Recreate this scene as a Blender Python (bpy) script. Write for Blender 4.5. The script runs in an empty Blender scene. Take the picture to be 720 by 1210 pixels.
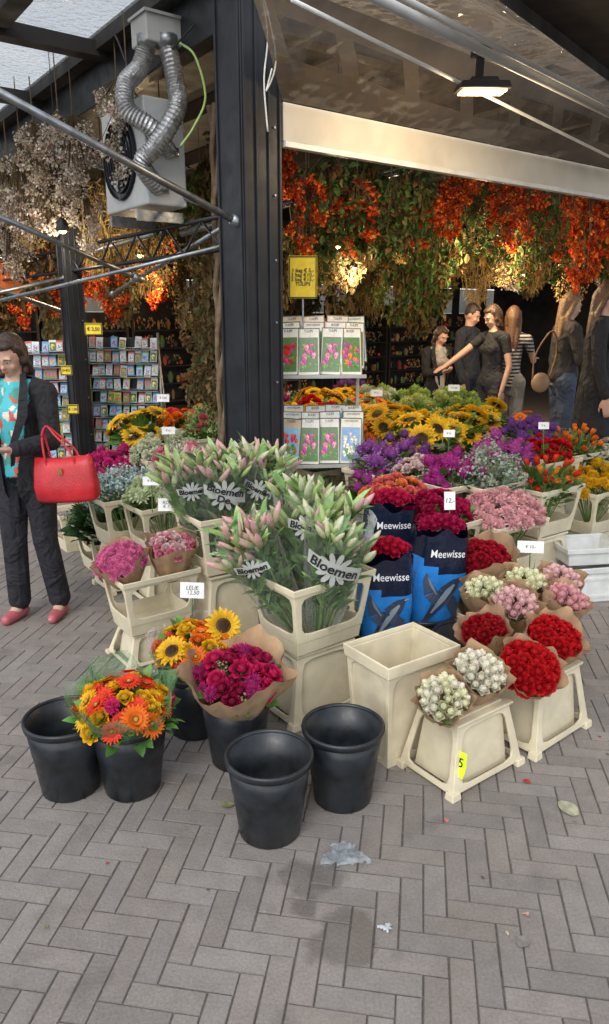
import bpy, math, random
import numpy as np
from mathutils import Vector, Matrix
R_=random.Random(11)
V=Vector
sc=bpy.context.scene
COL=sc.collection
# ------------------------------------------------------------------ frame of the stall
ANG=math.radians(36.6)
D1=V((math.cos(ANG),math.sin(ANG),0)); D2=V((-math.sin(ANG),math.cos(ANG),0))
P0=V((-0.30,4.25,0))
def AB(a,b,z=0): 
    p=P0+D1*a+D2*b; return V((p.x,p.y,z))
# ------------------------------------------------------------------ mesh builder
class MB:
    def __init__(s): s.v=[];s.f=[];s.c=[]
    def add(s,vs,fs,col,M=None):
        o=len(s.v)
        if M is not None: vs=[M@V(v) for v in vs]
        s.v.extend([(v[0],v[1],v[2]) for v in vs])
        for k,f in enumerate(fs):
            s.f.append([i+o for i in f]); s.c.append(col[k] if isinstance(col,list) else col)
    def app(s,o,M):
        n=len(s.v)
        a=np.array(o.v); m=np.array(M)
        a=a@m[:3,:3].T+m[:3,3]
        s.v.extend(map(tuple,a.tolist()))
        s.f.extend([[i+n for i in f] for f in o.f]); s.c.extend(o.c)
    def box(s,c,d,col=(1,1,1),M=None,top=1.0):
        x,y,z=[q/2 for q in d]; t=top
        vs=[(-x,-y,-z),(x,-y,-z),(x,y,-z),(-x,y,-z),(-x*t,-y*t,z),(x*t,-y*t,z),(x*t,y*t,z),(-x*t,y*t,z)]
        vs=[(v[0]+c[0],v[1]+c[1],v[2]+c[2]) for v in vs]
        s.add(vs,[[3,2,1,0],[4,5,6,7],[0,1,5,4],[1,2,6,5],[2,3,7,6],[3,0,4,7]],col,M)
    def tube(s,p0,p1,r0,r1=None,n=8,col=(1,1,1),caps=True):
        r1=r0 if r1 is None else r1
        p0=V(p0);p1=V(p1);d=(p1-p0)
        if d.length<1e-6:return
        q=d.to_track_quat('Z','Y').to_matrix()
        vs=[]
        for p,r in((p0,r0),(p1,r1)):
            for i in range(n):
                a=2*math.pi*i/n; vs.append(p+q@V((math.cos(a)*r,math.sin(a)*r,0)))
        fs=[[i,(i+1)%n,n+(i+1)%n,n+i] for i in range(n)]
        if caps: fs+= [list(range(n-1,-1,-1)),list(range(n,2*n))]
        s.add(vs,fs,col)
    def path(s,pts,r,n=8,col=(1,1,1)):
        rr=r if isinstance(r,list) else [r]*len(pts)
        pts=[V(p) for p in pts]; vs=[]
        up=V((.13,.2,.97))
        for k,p in enumerate(pts):
            d=(pts[min(k+1,len(pts)-1)]-pts[max(k-1,0)]).normalized()
            x=d.cross(up)
            if x.length<1e-3: x=d.cross(V((1,0,0)))
            x.normalize(); y=x.cross(d)
            for i in range(n):
                a=2*math.pi*i/n; vs.append(p+x*math.cos(a)*rr[k]+y*math.sin(a)*rr[k])
        fs=[]
        for k in range(len(pts)-1):
            for i in range(n): fs.append([k*n+i,k*n+(i+1)%n,(k+1)*n+(i+1)%n,(k+1)*n+i])
        fs+=[list(range(n-1,-1,-1)),[(len(pts)-1)*n+i for i in range(n)]]
        s.add(vs,fs,col)
    def ell(s,c,r,col=(1,1,1),nu=14,nv=9,M=None):
        vs=[(c[0],c[1],c[2]-r[2])]
        for j in range(1,nv):
            t=-math.pi/2+math.pi*j/nv
            for i in range(nu):
                a=2*math.pi*i/nu; vs.append((c[0]+r[0]*math.cos(t)*math.cos(a),c[1]+r[1]*math.cos(t)*math.sin(a),c[2]+r[2]*math.sin(t)))
        vs.append((c[0],c[1],c[2]+r[2]))
        fs=[[0,1+(i+1)%nu,1+i] for i in range(nu)]
        for j in range(nv-2):
            for i in range(nu):
                a=1+j*nu; fs.append([a+i,a+(i+1)%nu,a+nu+(i+1)%nu,a+nu+i])
        L=len(vs)-1; a=1+(nv-2)*nu
        fs+=[[a+i,a+(i+1)%nu,L] for i in range(nu)]
        s.add(vs,fs,col,M)
    def rev(s,prof,n=32,col=(1,1,1),M=None,wob=None):
        vs=[]
        for k,(r,z) in enumerate(prof):
            for i in range(n):
                a=2*math.pi*i/n
                rr,zz=(r,z) if wob is None else wob(a,k,r,z)
                vs.append((rr*math.cos(a),rr*math.sin(a),zz))
        fs=[]
        for k in range(len(prof)-1):
            for i in range(n): fs.append([k*n+i,k*n+(i+1)%n,(k+1)*n+(i+1)%n,(k+1)*n+i])
        s.add(vs,fs,col,M)
    def limb(s,pts,rs):
        for k in range(len(pts)):
            s.ell(pts[k],(rs[k],)*3,nu=10,nv=7)
            if k: s.tube(pts[k-1],pts[k],rs[k-1],rs[k],n=10)
    def mesh(s,name,mat=None,smooth=False):
        me=bpy.data.meshes.new(name); me.from_pydata(s.v,[],s.f)
        ca=me.color_attributes.new("Col",'FLOAT_COLOR','CORNER')
        buf=[]
        for f,c in zip(s.f,s.c):
            buf.extend((c[0],c[1],c[2],1.0)*len(f))
        ca.data.foreach_set("color",buf)
        if smooth: me.polygons.foreach_set("use_smooth",[True]*len(me.polygons))
        if mat: me.materials.append(mat)
        me.update()
        return me
def thing(name,label,cat,loc=(0,0,0),rot=(0,0,0),group=None,scale=None):
    o=bpy.data.objects.new(name,None); o.location=loc; o.rotation_euler=rot; o.empty_display_size=.05
    if scale: o.scale=scale
    o["label"]=label;o["category"]=cat
    if group:o["group"]=group
    COL.objects.link(o); return o
def part(parent,name,mb,mat,smooth=False,M=None,bevel=0):
    me=mb if isinstance(mb,bpy.types.Mesh) else mb.mesh(name,mat,smooth)
    o=bpy.data.objects.new(name,me); COL.objects.link(o); o.parent=parent
    if M is not None:o.matrix_local=M
    if bevel:
        m=o.modifiers.new("bevel",'BEVEL');m.width=bevel;m.segments=2;m.limit_method='ANGLE';m.angle_limit=math.radians(40)
    return o
def structure(name,mb,mat,smooth=False):
    o=bpy.data.objects.new(name,mb.mesh(name,mat,smooth));COL.objects.link(o);o["kind"]="structure";return o
def copy_thing(root,loc,rotz=None,scale=None,label=None,group=None,rot=None):
    n=root.copy();COL.objects.link(n);n.location=loc
    if rotz is not None:n.rotation_euler=(0,0,rotz)
    if rot is not None:n.rotation_euler=rot
    if scale:n.scale=scale
    if label:n["label"]=label
    if group:n["group"]=group
    for c in root.children:
        k=c.copy();COL.objects.link(k);k.parent=n
        for g in c.children:
            q=g.copy();COL.objects.link(q);q.parent=k
    return n
# ------------------------------------------------------------------ materials
def nmat(name):
    m=bpy.data.materials.new(name);m.use_nodes=True;nt=m.node_tree
    return m,nt,nt.nodes["Principled BSDF"]
def N(nt,t,**k):
    n=nt.nodes.new(t)
    for a,b in k.items(): setattr(n,a,b)
    return n
def mul(nt,a,b):
    m=N(nt,"ShaderNodeMix",data_type='RGBA',blend_type='MULTIPLY');m.inputs[0].default_value=1
    nt.links.new(a,m.inputs[6]);nt.links.new(b,m.inputs[7]);return m.outputs[2]
def noise(nt,scale,lo,hi,detail=4,coord='Object',f0=.3,f1=.7):
    tc=N(nt,"ShaderNodeTexCoord");n=N(nt,"ShaderNodeTexNoise");n.inputs["Scale"].default_value=scale;n.inputs["Detail"].default_value=detail
    nt.links.new(tc.outputs[coord],n.inputs["Vector"])
    r=N(nt,"ShaderNodeMapRange");r.inputs[1].default_value=f0;r.inputs[2].default_value=f1;r.inputs[3].default_value=lo;r.inputs[4].default_value=hi
    nt.links.new(n.outputs[0],r.inputs[0]);return r.outputs[0]
def mat(name,col=None,rough=.5,metal=0,nz=(8,.8,1.15),trans=0,bump=0,spec=.5,coat=0,bscale=60,emis=0,alpha=1,dirt=0):
    m,nt,b=nmat(name)
    if col is None:
        a=N(nt,"ShaderNodeAttribute",attribute_name="Col");src=a.outputs["Color"]
    else:
        a=N(nt,"ShaderNodeRGB");a.outputs[0].default_value=(*col,1);src=a.outputs[0]
    if nz: src=mul(nt,src,noise(nt,*nz,detail=2))
    if dirt:
        dn=noise(nt,5,0,dirt,6,'Object',.48,.72)
        mx_=N(nt,"ShaderNodeMix",data_type='RGBA');nt.links.new(dn,mx_.inputs[0]);nt.links.new(src,mx_.inputs[6]);mx_.inputs[7].default_value=(.16,.13,.09,1);src=mx_.outputs[2]
    nt.links.new(src,b.inputs["Base Color"])
    b.inputs["Roughness"].default_value=rough;b.inputs["Metallic"].default_value=metal
    b.inputs["Specular IOR Level"].default_value=spec;b.inputs["Coat Weight"].default_value=coat
    if nz and not trans:
        rr=noise(nt,nz[0]*2.3,rough*.8,min(1,rough*1.25));nt.links.new(rr,b.inputs["Roughness"])
    if bump:
        n=N(nt,"ShaderNodeTexNoise");n.inputs["Scale"].default_value=bscale;n.inputs["Detail"].default_value=4
        tc=N(nt,"ShaderNodeTexCoord");nt.links.new(tc.outputs["Object"],n.inputs["Vector"])
        bp=N(nt,"ShaderNodeBump");bp.inputs["Strength"].default_value=bump;bp.inputs["Distance"].default_value=.01
        nt.links.new(n.outputs[0],bp.inputs["Height"]);nt.links.new(bp.outputs[0],b.inputs["Normal"])
    if emis:
        nt.links.new(src,b.inputs["Emission Color"]);b.inputs["Emission Strength"].default_value=emis
    out=nt.nodes["Material Output"];last=b.outputs[0]
    if trans:
        t=N(nt,"ShaderNodeBsdfTranslucent");nt.links.new(src,t.inputs[0])
        mx=N(nt,"ShaderNodeMixShader");mx.inputs[0].default_value=trans
        nt.links.new(last,mx.inputs[1]);nt.links.new(t.outputs[0],mx.inputs[2]);last=mx.outputs[0];nt.links.new(last,out.inputs[0])
    if alpha<1:
        t=N(nt,"ShaderNodeBsdfTransparent")
        mx=N(nt,"ShaderNodeMixShader");mx.inputs[0].default_value=alpha
        nt.links.new(t.outputs[0],mx.inputs[1]);nt.links.new(last,mx.inputs[2]);nt.links.new(mx.outputs[0],out.inputs[0])
    return m
M_pet=mat("petals",None,.6,trans=.25,nz=(40,.88,1.1),spec=.3)
M_leaf=mat("leaves",None,.45,trans=.2,nz=(30,.7,1.2),spec=.4)
M_dry=mat("dried flowers",None,.8,trans=.25,nz=(20,.7,1.2),spec=.2)
M_paint=mat("coloured surface",None,.6,nz=(20,.88,1.08))
M_print_=mat("printed card",None,.3,nz=(30,.88,1.08))
M_cream=mat("cream plastic",(.74,.66,.47),.42,nz=(9,.84,1.05),bump=.08,bscale=90,dirt=.34)
M_whitep=mat("white plastic",(.74,.76,.74),.4,nz=(12,.85,1.05),dirt=.10)
M_black=mat("black plastic",(.012,.015,.019),.36,nz=(14,.6,1.9),bump=.04,dirt=.10)
M_pole=mat("black painted steel",(.010,.011,.014),.45,nz=(5,.7,1.7),bump=.06,spec=.4)
M_dark=mat("dark timber",(.022,.019,.017),.7,nz=(3,.6,1.5))
M_kraft=mat("kraft paper",(.46,.30,.17),.75,nz=(15,.8,1.12),trans=.15,bump=.35,bscale=25)
M_steel=mat("galvanised steel",(.34,.36,.38),.4,metal=.85,nz=(20,.6,1.1))
M_silver=mat("silver duct",(.5,.5,.5),.38,metal=.9,nz=(25,.6,1.1),bump=.3)
M_ac=mat("off white enamel",(.48,.49,.48),.5,nz=(5,.72,1.05),dirt=.35)
M_skin=mat("skin",(.54,.32,.23),.5,nz=(30,.92,1.06))
M_lamp=mat("lamp glass",(1,.74,.36),.5,nz=None,emis=1.9)
def cello(name,col,a,ff=.5):
    m,nt,b=nmat(name);b.inputs["Base Color"].default_value=(*col,1);b.inputs["Roughness"].default_value=.10
    b.inputs["Specular IOR Level"].default_value=1.0
    n=N(nt,"ShaderNodeTexNoise");n.inputs["Scale"].default_value=22;tc=N(nt,"ShaderNodeTexCoord");nt.links.new(tc.outputs["Object"],n.inputs[0])
    bp=N(nt,"ShaderNodeBump");bp.inputs["Strength"].default_value=.9;bp.inputs["Distance"].default_value=.025
    nt.links.new(n.outputs[0],bp.inputs["Height"]);nt.links.new(bp.outputs[0],b.inputs["Normal"])
    fr=N(nt,"ShaderNodeFresnel");fr.inputs[0].default_value=1.40;nt.links.new(bp.outputs[0],fr.inputs["Normal"])
    ad=N(nt,"ShaderNodeMath",operation='MULTIPLY_ADD');nt.links.new(fr.outputs[0],ad.inputs[0]);ad.inputs[1].default_value=ff;ad.inputs[2].default_value=a;ad.use_clamp=True
    t=N(nt,"ShaderNodeBsdfTransparent");mx=N(nt,"ShaderNodeMixShader")
    nt.links.new(ad.outputs[0],mx.inputs[0])
    nt.links.new(t.outputs[0],mx.inputs[1]);nt.links.new(b.outputs[0],mx.inputs[2]);nt.links.new(mx.outputs[0],nt.nodes["Material Output"].inputs[0])
    return m
M_cello=cello("clear film",(.92,.94,.92),.03,.45)
M_cellog=cello("green film",(.12,.26,.12),.42)
# ------------------------------------------------------------------ ground
def paver_mat():
    m,nt,b=nmat("clay pavers")
    a=N(nt,"ShaderNodeAttribute",attribute_name="Col")
    s=mul(nt,a.outputs["Color"],noise(nt,1.1,.88,1.10,6))
    s=mul(nt,s,noise(nt,130,.87,1.13,3))
    s=mul(nt,s,noise(nt,14,.91,1.07,5))
    s=mul(nt,s,noise(nt,6,.84,1.0,7,'Object',.33,.43))
    tc=N(nt,"ShaderNodeTexCoord")
    wet=None
    for (x,y,r) in((.03,1.93,.09),(.10,1.70,.11),(.0,1.80,.05)):
        d=N(nt,"ShaderNodeVectorMath",operation='DISTANCE');nt.links.new(tc.outputs["Object"],d.inputs[0]);d.inputs[1].default_value=(x,y,0)
        nz=N(nt,"ShaderNodeTexNoise");nz.inputs["Scale"].default_value=9;nt.links.new(tc.outputs["Object"],nz.inputs[0])
        ad=N(nt,"ShaderNodeMath",operation='MULTIPLY_ADD');nt.links.new(nz.outputs[0],ad.inputs[0]);ad.inputs[1].default_value=.18;nt.links.new(d.outputs[1],ad.inputs[2])
        mr=N(nt,"ShaderNodeMapRange");nt.links.new(ad.outputs[0],mr.inputs[0]);mr.inputs[1].default_value=r+.06;mr.inputs[2].default_value=r+.09;mr.inputs[3].default_value=.66;mr.inputs[4].default_value=1
        if wet is None: wet=mr.outputs[0]
        else:
            mn=N(nt,"ShaderNodeMath",operation='MINIMUM');nt.links.new(wet,mn.inputs[0]);nt.links.new(mr.outputs[0],mn.inputs[1]);wet=mn.outputs[0]
    s=mul(nt,s,wet)
    nt.links.new(s,b.inputs["Base Color"])
    rr=noise(nt,3,.55,.9);mm=N(nt,"ShaderNodeMath",operation='MULTIPLY');nt.links.new(rr,mm.inputs[0]);nt.links.new(wet,mm.inputs[1]);nt.links.new(mm.outputs[0],b.inputs["Roughness"])
    b.inputs["Specular IOR Level"].default_value=.35
    n=N(nt,"ShaderNodeTexNoise");n.inputs["Scale"].default_value=90;n.inputs["Detail"].default_value=6;nt.links.new(tc.outputs["Object"],n.inputs[0])
    bp=N(nt,"ShaderNodeBump");bp.inputs["Strength"].default_value=.35;bp.inputs["Distance"].default_value=.006
    nt.links.new(n.outputs[0],bp.inputs["Height"]);nt.links.new(bp.outputs[0],b.inputs["Normal"])
    return m
M_pav=paver_mat()
g=MB();g.add([(-80,-80,-.0042),(80,-80,-.0042),(80,80,-.0042),(-80,80,-.0042)],[[0,1,2,3]],(.115,.10,.086))
structure("ground",g,mat("joint sand",None,.95,nz=(50,.6,1.3)))
pv=MB();w=.070;nb=3;ca,sa=math.cos(math.radians(-9)),math.sin(math.radians(-9))
tones=[(.240,.214,.196),(.246,.221,.202),(.228,.206,.190),(.250,.228,.210),(.234,.208,.187),(.218,.198,.183)]
def brick(x0,y0,lx,ly):
    cx,cy=x0+lx/2,y0+ly/2;X=cx*ca-cy*sa;Y=cx*sa+cy*ca
    if not(-4.6<X<4.8 and .7<Y<8.2) or abs(X)>.8+Y*.62:return
    hx,hy=lx/2-.0014,ly/2-.0014;e=.0025;z=R_.uniform(-.0010,.0008);tx=R_.uniform(-.006,.006);ty=R_.uniform(-.006,.006);r=R_.uniform(-.008,.008)
    X+=R_.uniform(-.0008,.0008);Y+=R_.uniform(-.0008,.0008)
    c2,s2=math.cos(math.radians(-9)+r),math.sin(math.radians(-9)+r);vs=[]
    for (q,dz) in((0,-.003),(e,0),):
        for sx,sy in((-1,-1),(1,-1),(1,1),(-1,1)):
            px=sx*(hx-q);py=sy*(hy-q);vs.append((X+px*c2-py*s2,Y+px*s2+py*c2,z+dz+tx*px+ty*py))
    for sx,sy in((-1,-1),(1,-1),(1,1),(-1,1)):
        px=sx*hx;py=sy*hy;vs.append((X+px*c2-py*s2,Y+px*s2+py*c2,-.02))
    t=R_.choice(tones);k=R_.uniform(.93,1.06);t=tuple(q*k for q in t);dk=tuple(q*.74 for q in t)
    pv.add(vs,[[4,5,6,7]]+[[i,(i+1)%4,4+(i+1)%4,4+i] for i in range(4)]+[[8+i,8+(i+1)%4,(i+1)%4,i] for i in range(4)],[t]+[dk]*8)
for i in range(-90,90):
    for j in range(-10,135):
        k=(i-j)%(2*nb)
        if k==0: brick(i*w,j*w,nb*w,w)
        elif k==2*nb-1: brick(i*w,j*w,w,nb*w)
structure("pavement",pv,M_pav)
fl=MB();Mst=Matrix.Translation(P0)@Matrix.Rotation(ANG,4,'Z')
fl.box((6,4,.10),(11.6,8.6,.2),(.10,.085,.07),Mst)
structure("stall_floor",fl,M_paint)
# ------------------------------------------------------------------ stall building
st=thing("market_stall","black framed market stall with dark timber ceiling and rear wall","stall",P0,(0,0,ANG))
q=MB();q.box((7,4.5,3.62),(14,9.6,.08));part(st,"ceiling",q,M_dark)
for i in range(14):
    q=MB();q.box((.3+i*.95,4.4,3.5),(.09,9,.14));part(st,"rafter",q,M_dark)
q=MB();q.box((6.5,8.6,.85),(13.6,.1,1.9));q.box((6.5,8.6,2.96),(13.6,.1,1.18))
for i in range(15): q.box((-.2+i*.95,8.6,2.085),(.14+(.78 if i in(0,1,2,4,6,7,9,11) else 0),.1,.57))
part(st,"rear_wall",q,M_dark)
q=MB();q.box((6.5,8.68,2.08),(13.4,.01,.55));part(st,"window_pane",q,mat("dimming window film",(.35,.30,.24),.5,nz=(3,.5,1.2),alpha=.72))  # brownish film added to darken the bright rear window gaps
q=MB();q.box((12.6,4.2,1.8),(.1,8.8,3.5));part(st,"side_wall",q,M_dark)
for c_,d_ in(((-.02,4.4,3.33),(.12,8.8,.34)),((6.3,.02,3.33),(12.4,.12,.34))):
    q=MB();q.box(c_,d_);part(st,"fascia",q,M_pole,bevel=.006)
q=MB()
for z in(2.10,2.28): q.tube((0,.15,z),(0,7.8,z),.014)
for i in range(16):
    b=.3+i*.47;q.tube((0,b,2.10),(0,b+.235,2.28),.008);q.tube((0,b+.235,2.28),(0,b+.47,2.10),.008)
part(st,"lattice_girder",q,M_pole,True)
for i in range(5):
    q=MB();q.tube((.1+i*.02,1.0+i*1.6,2.25),(3.5,1.0+i*1.6,3.25),.02);part(st,"roof_strut",q,M_steel,True)
def post(loc,s,h,label):
    p=thing("steel_post",label,"post",loc,(0,0,ANG))
    q=MB();q.box((0,0,h/2),(s,s,h));part(p,"shaft",q,M_pole,bevel=.004)
    for x in(-.44,-.15,.16,.44):
        q=MB();q.box((x*s,-s/2-.005,h/2),(s*.06,.012,h-.01));part(p,"cover_strip",q,M_pole,bevel=.003)
        if abs(x)>.2:
            q=MB();q.box((-s/2-.005,x*s,h/2),(.012,s*.06,h-.01));part(p,"cover_strip",q,M_pole,bevel=.003)
    sm=None
    for k in range(9):
        z=.7+k*.33
        if sm is None:
            q=MB();q.tube((s*.3,-s/2-.001,0),(s*.3,-s/2-.010,0),.006,n=8);sm=part(p,"screw",q,M_steel);sm.location=(0,0,z)
        else:
            c=sm.copy();COL.objects.link(c);c.parent=p;c.location=(0,0,z)
    q=MB();q.box((0,0,.012),(s*1.5,s*1.5,.024));part(p,"base_plate",q,M_pole)
    return p
post((-.295,4.27,0),.25,3.6,"thick black steel corner post with ribbed cover strips on the paving")
post(AB(0,2.85),.15,3.3,"thinner black steel post beside the seed packet rack")
post(AB(0,6.0),.15,3.3,"thin black steel post further along the stall")
for a,b_,r in(((-.34,4.16,2.2),(-1.78,3.15,2.87),.019),((-1.17,5.45,1.98),(-2.35,4.57,2.53),.018),((-2.1,6.7,1.75),(-3.4,5.75,2.3),.02),((-.42,4.4,2.28),(-1.9,6.1,2.95),.016),((-.36,4.3,2.25),(-1.6,6.3,1.9),.014),((-2.0,6.5,2.05),(-3.2,5.6,1.7),.016),((-.40,4.35,2.12),(-2.3,5.2,1.78),.012)):
    t=thing("canopy_brace","long galvanised steel brace tube holding up the canopy","metal tube",group="canopy brace tubes")
    q=MB();q.tube(a,b_,r,n=12);part(t,"tube",q,M_steel,True)
    d=(V(b_)-V(a)).normalized()
    for e0,e1 in((V(a)-d*.02,V(a)+d*.06),(V(b_)-d*.06,V(b_)+d*.01)):
        q=MB();q.tube(e0,e1,r*1.5,n=12);part(t,"collar",q,M_steel,True)
cn=thing("folding_canopy","raised dark canopy flap with glass skylight panes","canopy",P0,(0,0,ANG))
q=MB()
for b in(0.2,1.6,3.0,4.4,5.8): q.box((-.75,b,3.42),(1.5,.12,.09))
for a in(-.12,-.8,-1.5): q.box((a,3.0,3.45),(.12,5.8,.08))
part(cn,"frame",q,M_dark)
q=MB();q.box((-.8,3.0,3.50),(1.4,5.6,.012));part(cn,"glass_pane",q,cello("skylight glass",(.75,.8,.8),.02))
# right awning
def quad(mb,a,b,c,d,col=(1,1,1)): mb.add([a,b,c,d],[[0,1,2,3]],col)
aw=thing("awning","clear plastic awning with pale valance rail above the stall front","awning")
va=MB()
Mv=Matrix.Translation(AB(3.65,-.10,2.72))@Matrix.Rotation(ANG,4,'Z')
va.box((0,0,0),(7.0,.025,.185),M=Mv)
part(aw,"valance",va,mat("pale awning cloth",(.66,.63,.56),.6,nz=(2,.8,1.1),dirt=.15),bevel=.003)
q=MB();q.box((0,-.012,-.112),(7.0,.045,.03),M=Mv);part(aw,"valance_rail",q,M_whitep,bevel=.003)
def pt(p,q_,t): return V(p)+(V(q_)-V(p))*t
L0=AB(.14,-.12,2.815);L1=AB(7,-.12,2.815)
RA0=V((-.25,3.45,3.10));RA1=V((5.2,8.3,3.10))
RB0=V((.11,3.25,3.05));RB1=V((5.6,7.6,3.12))
RC0=V((.675,2.9,2.83));RC1=V((3.37,6.8,3.16))
sh=MB();NS=60;NJ=8
for ks,(p0,p1,r0,r1) in enumerate(((L0,L1,RA0,RA1),(RA0,RA1,RB0,RB1),(RB0,RB1,RC0,RC1))):
    for i in range(NS):
        for j in range(NJ):
            def pp(u,v_):
                a=pt(p0,p1,u);b=pt(r0,r1,u);p=pt(a,b,v_);p.z+=.006*math.sin(u*70+v_*4)*math.sin(v_*3.14)+.022*math.sin(u*17+v_*3)*math.sin(v_*3.14);return p
            u0,u1,v0,v1=i/NS,(i+1)/NS,j/NJ,(j+1)/NJ
            clear=1.0 if (ks==0 and 3<=j<=5 and i%4!=0) or (ks==1 and j in(2,3) and i%5 in(1,2)) else 0.0  # more see-through panels imitate bright skylight reflections on the film
            quad(sh,pp(u0,v0),pp(u1,v0),pp(u1,v1),pp(u0,v1),(clear,clear,clear))
m,nt,b=nmat("awning film");b.inputs["Base Color"].default_value=(.07,.055,.042,1);b.inputs["Roughness"].default_value=.08;b.inputs["Specular IOR Level"].default_value=1.0
tc=N(nt,"ShaderNodeTexCoord");nz=N(nt,"ShaderNodeTexNoise");nz.inputs["Scale"].default_value=4;nt.links.new(tc.outputs["Object"],nz.inputs[0])
bp=N(nt,"ShaderNodeBump");bp.inputs["Strength"].default_value=.7;bp.inputs["Distance"].default_value=.08;nt.links.new(nz.outputs[0],bp.inputs["Height"]);nt.links.new(bp.outputs[0],b.inputs["Normal"])
t_=N(nt,"ShaderNodeBsdfTranslucent");t_.inputs[0].default_value=(.32,.26,.20,1);mx=N(nt,"ShaderNodeMixShader");mr_=noise(nt,3,.15,.45);nt.links.new(mr_,mx.inputs[0])
tr_=N(nt,"ShaderNodeBsdfTransparent");tr_.inputs[0].default_value=(.85,.80,.74,1);mx2=N(nt,"ShaderNodeMixShader")
at=N(nt,"ShaderNodeAttribute",attribute_name="Col");ns_=noise(nt,9,.12,.62);mm=N(nt,"ShaderNodeMath",operation='MULTIPLY_ADD');nt.links.new(at.outputs["Fac"],mm.inputs[0]);nt.links.new(ns_,mm.inputs[1]);mm.inputs[2].default_value=.14;nt.links.new(mm.outputs[0],mx2.inputs[0])
nt.links.new(b.outputs[0],mx.inputs[1]);nt.links.new(t_.outputs[0],mx.inputs[2]);nt.links.new(mx.outputs[0],mx2.inputs[1]);nt.links.new(tr_.outputs[0],mx2.inputs[2]);nt.links.new(mx2.outputs[0],nt.nodes["Material Output"].inputs[0])
part(aw,"film_sheet",sh,m,True)
q=MB();q.tube((-.05,3.3,2.93),(4.3,7.73,2.65),.009,n=8);part(aw,"cable",q,M_whitep,True)
def ext(a,b,k): return V(a)+(V(b)-V(a))*k
for off,rr in((V((0,0,0)),.020),(V((.07,-.05,-.01)),.012)):
    q=MB();q.tube(ext((.27,3.0,2.82),(1.74,4.6,2.84),-.2)+off,ext((.27,3.0,2.82),(1.74,4.6,2.84),2.2)+off,rr,n=12);part(aw,"rail",q,M_ac,True)
q=MB();quad(q,RC0,RC1,RC1+V((1.5,-1.2,.1)),RC0+V((1.5,-1.2,.1)));quad(q,RC0+V((0,0,-.05)),RC1+V((0,0,-.05)),RC1,RC0);part(aw,"dark_flap",q,M_dark)
fl_=thing("floodlight","lit warm floodlight hanging on a bracket below the awning rail","lamp",(.90,4.12,2.80),(math.radians(6),0,0))
q=MB();q.box((-.02,0,.13),(.035,.035,.14));q.box((-.02,0,.20),(.09,.06,.05));part(fl_,"bracket",q,M_pole)
q=MB();q.box((0,0,.045),(.26,.19,.035),top=.9);q.box((0,0,.07),(.16,.12,.03),top=.8);part(fl_,"housing",q,M_pole,bevel=.004)
q=MB();q.box((0,0,.022),(.22,.15,.01));part(fl_,"lens",q,M_lamp)
def light(name,loc,e,col=(1,.75,.45),size=.1):
    l=bpy.data.lights.new(name,'POINT');l.energy=e;l.color=col;l.shadow_soft_size=size
    o=bpy.data.objects.new(name,l);o.location=loc;COL.objects.link(o);return o
light("floodlight_glow",(.90,4.10,2.72),30)
pl=None
for i,(a,b,z,e) in enumerate(((1.5,1.1,2.25,50),(3.2,1.0,2.3,70),(.9,3.4,2.3,55),(3.8,3.6,2.3,85),(2.2,6.0,2.3,80),(6.6,3.2,2.3,110),(.1,5.2,2.3,34))):
    loc=AB(a,b,z)
    if pl is None:
        pl=thing("pendant_lamp","small lit spot lamp hanging from the stall ceiling","lamp",loc,group="ceiling spot lamps")
        q=MB();q.rev([(.012,.10),(.035,.08),(.055,.02),(.05,.0)],16);part(pl,"shade",q,M_pole,True)
        q=MB();q.ell((0,0,.008),(.032,.032,.025));part(pl,"bulb",q,M_lamp,True)
        q=MB();q.tube((0,0,.09),(0,0,1.3),.004,n=6);part(pl,"cord",q,M_pole)
    else: copy_thing(pl,loc)
    light("spot_glow",loc-V((0,0,.07)),e,(1,.76,.46),.08)
# AC unit
ac=thing("air_conditioning_unit","weathered white outdoor fan unit mounted on the stall side","air conditioner",(-1.0,4.92,2.35),(0,0,ANG))
q=MB();q.box((0,0,.3),(.26,.62,.58));part(ac,"casing",q,M_ac,bevel=.012)
q=MB();Mr=Matrix.Translation((-.135,.03,.3))@Matrix.Rotation(-math.pi/2,4,'Y')
for r in(.05,.085,.12,.155,.19,.225):
    q.rev([(r-.002,0),(r-.002,.02),(r+.002,.02),(r+.002,0)],28,M=Mr)
for k in range(8):
    a=k*math.pi/4;q.tube(Mr@V((0,0,.012)),Mr@V((.23*math.cos(a),.23*math.sin(a),.012)),.003,n=5)
part(ac,"fan_guard",q,M_pole)
q=MB();q.rev([(.0,.002),(.235,.002)],28,M=Mr);part(ac,"fan_opening",q,M_black)
for k in range(5):
    q=MB();a=k*2*math.pi/5;q.add([(.03*math.cos(a),.03*math.sin(a),.006),(.19*math.cos(a-.3),.19*math.sin(a-.3),.004),(.19*math.cos(a+.35),.19*math.sin(a+.35),.012)],[[0,1,2]],(1,1,1),Mr);part(ac,"fan_blade",q,M_steel)
for y in(.2,-.2):
    q=MB();q.box((0,y,-.04),(.3,.03,.06));part(ac,"mounting_bar",q,M_steel)
def spline(pts,n):
    out=[];P=[V(p) for p in pts];P=[P[0]*2-P[1]]+P+[P[-1]*2-P[-2]]
    for k in range(1,len(P)-2):
        for i in range(n):
            t=i/n;a,b,c,d=P[k-1:k+3];out.append(.5*((2*b)+(c-a)*t+(2*a-5*b+4*c-d)*t*t+(3*b-a-3*c+d)*t**3))
    out.append(P[-2]);return out
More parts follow.
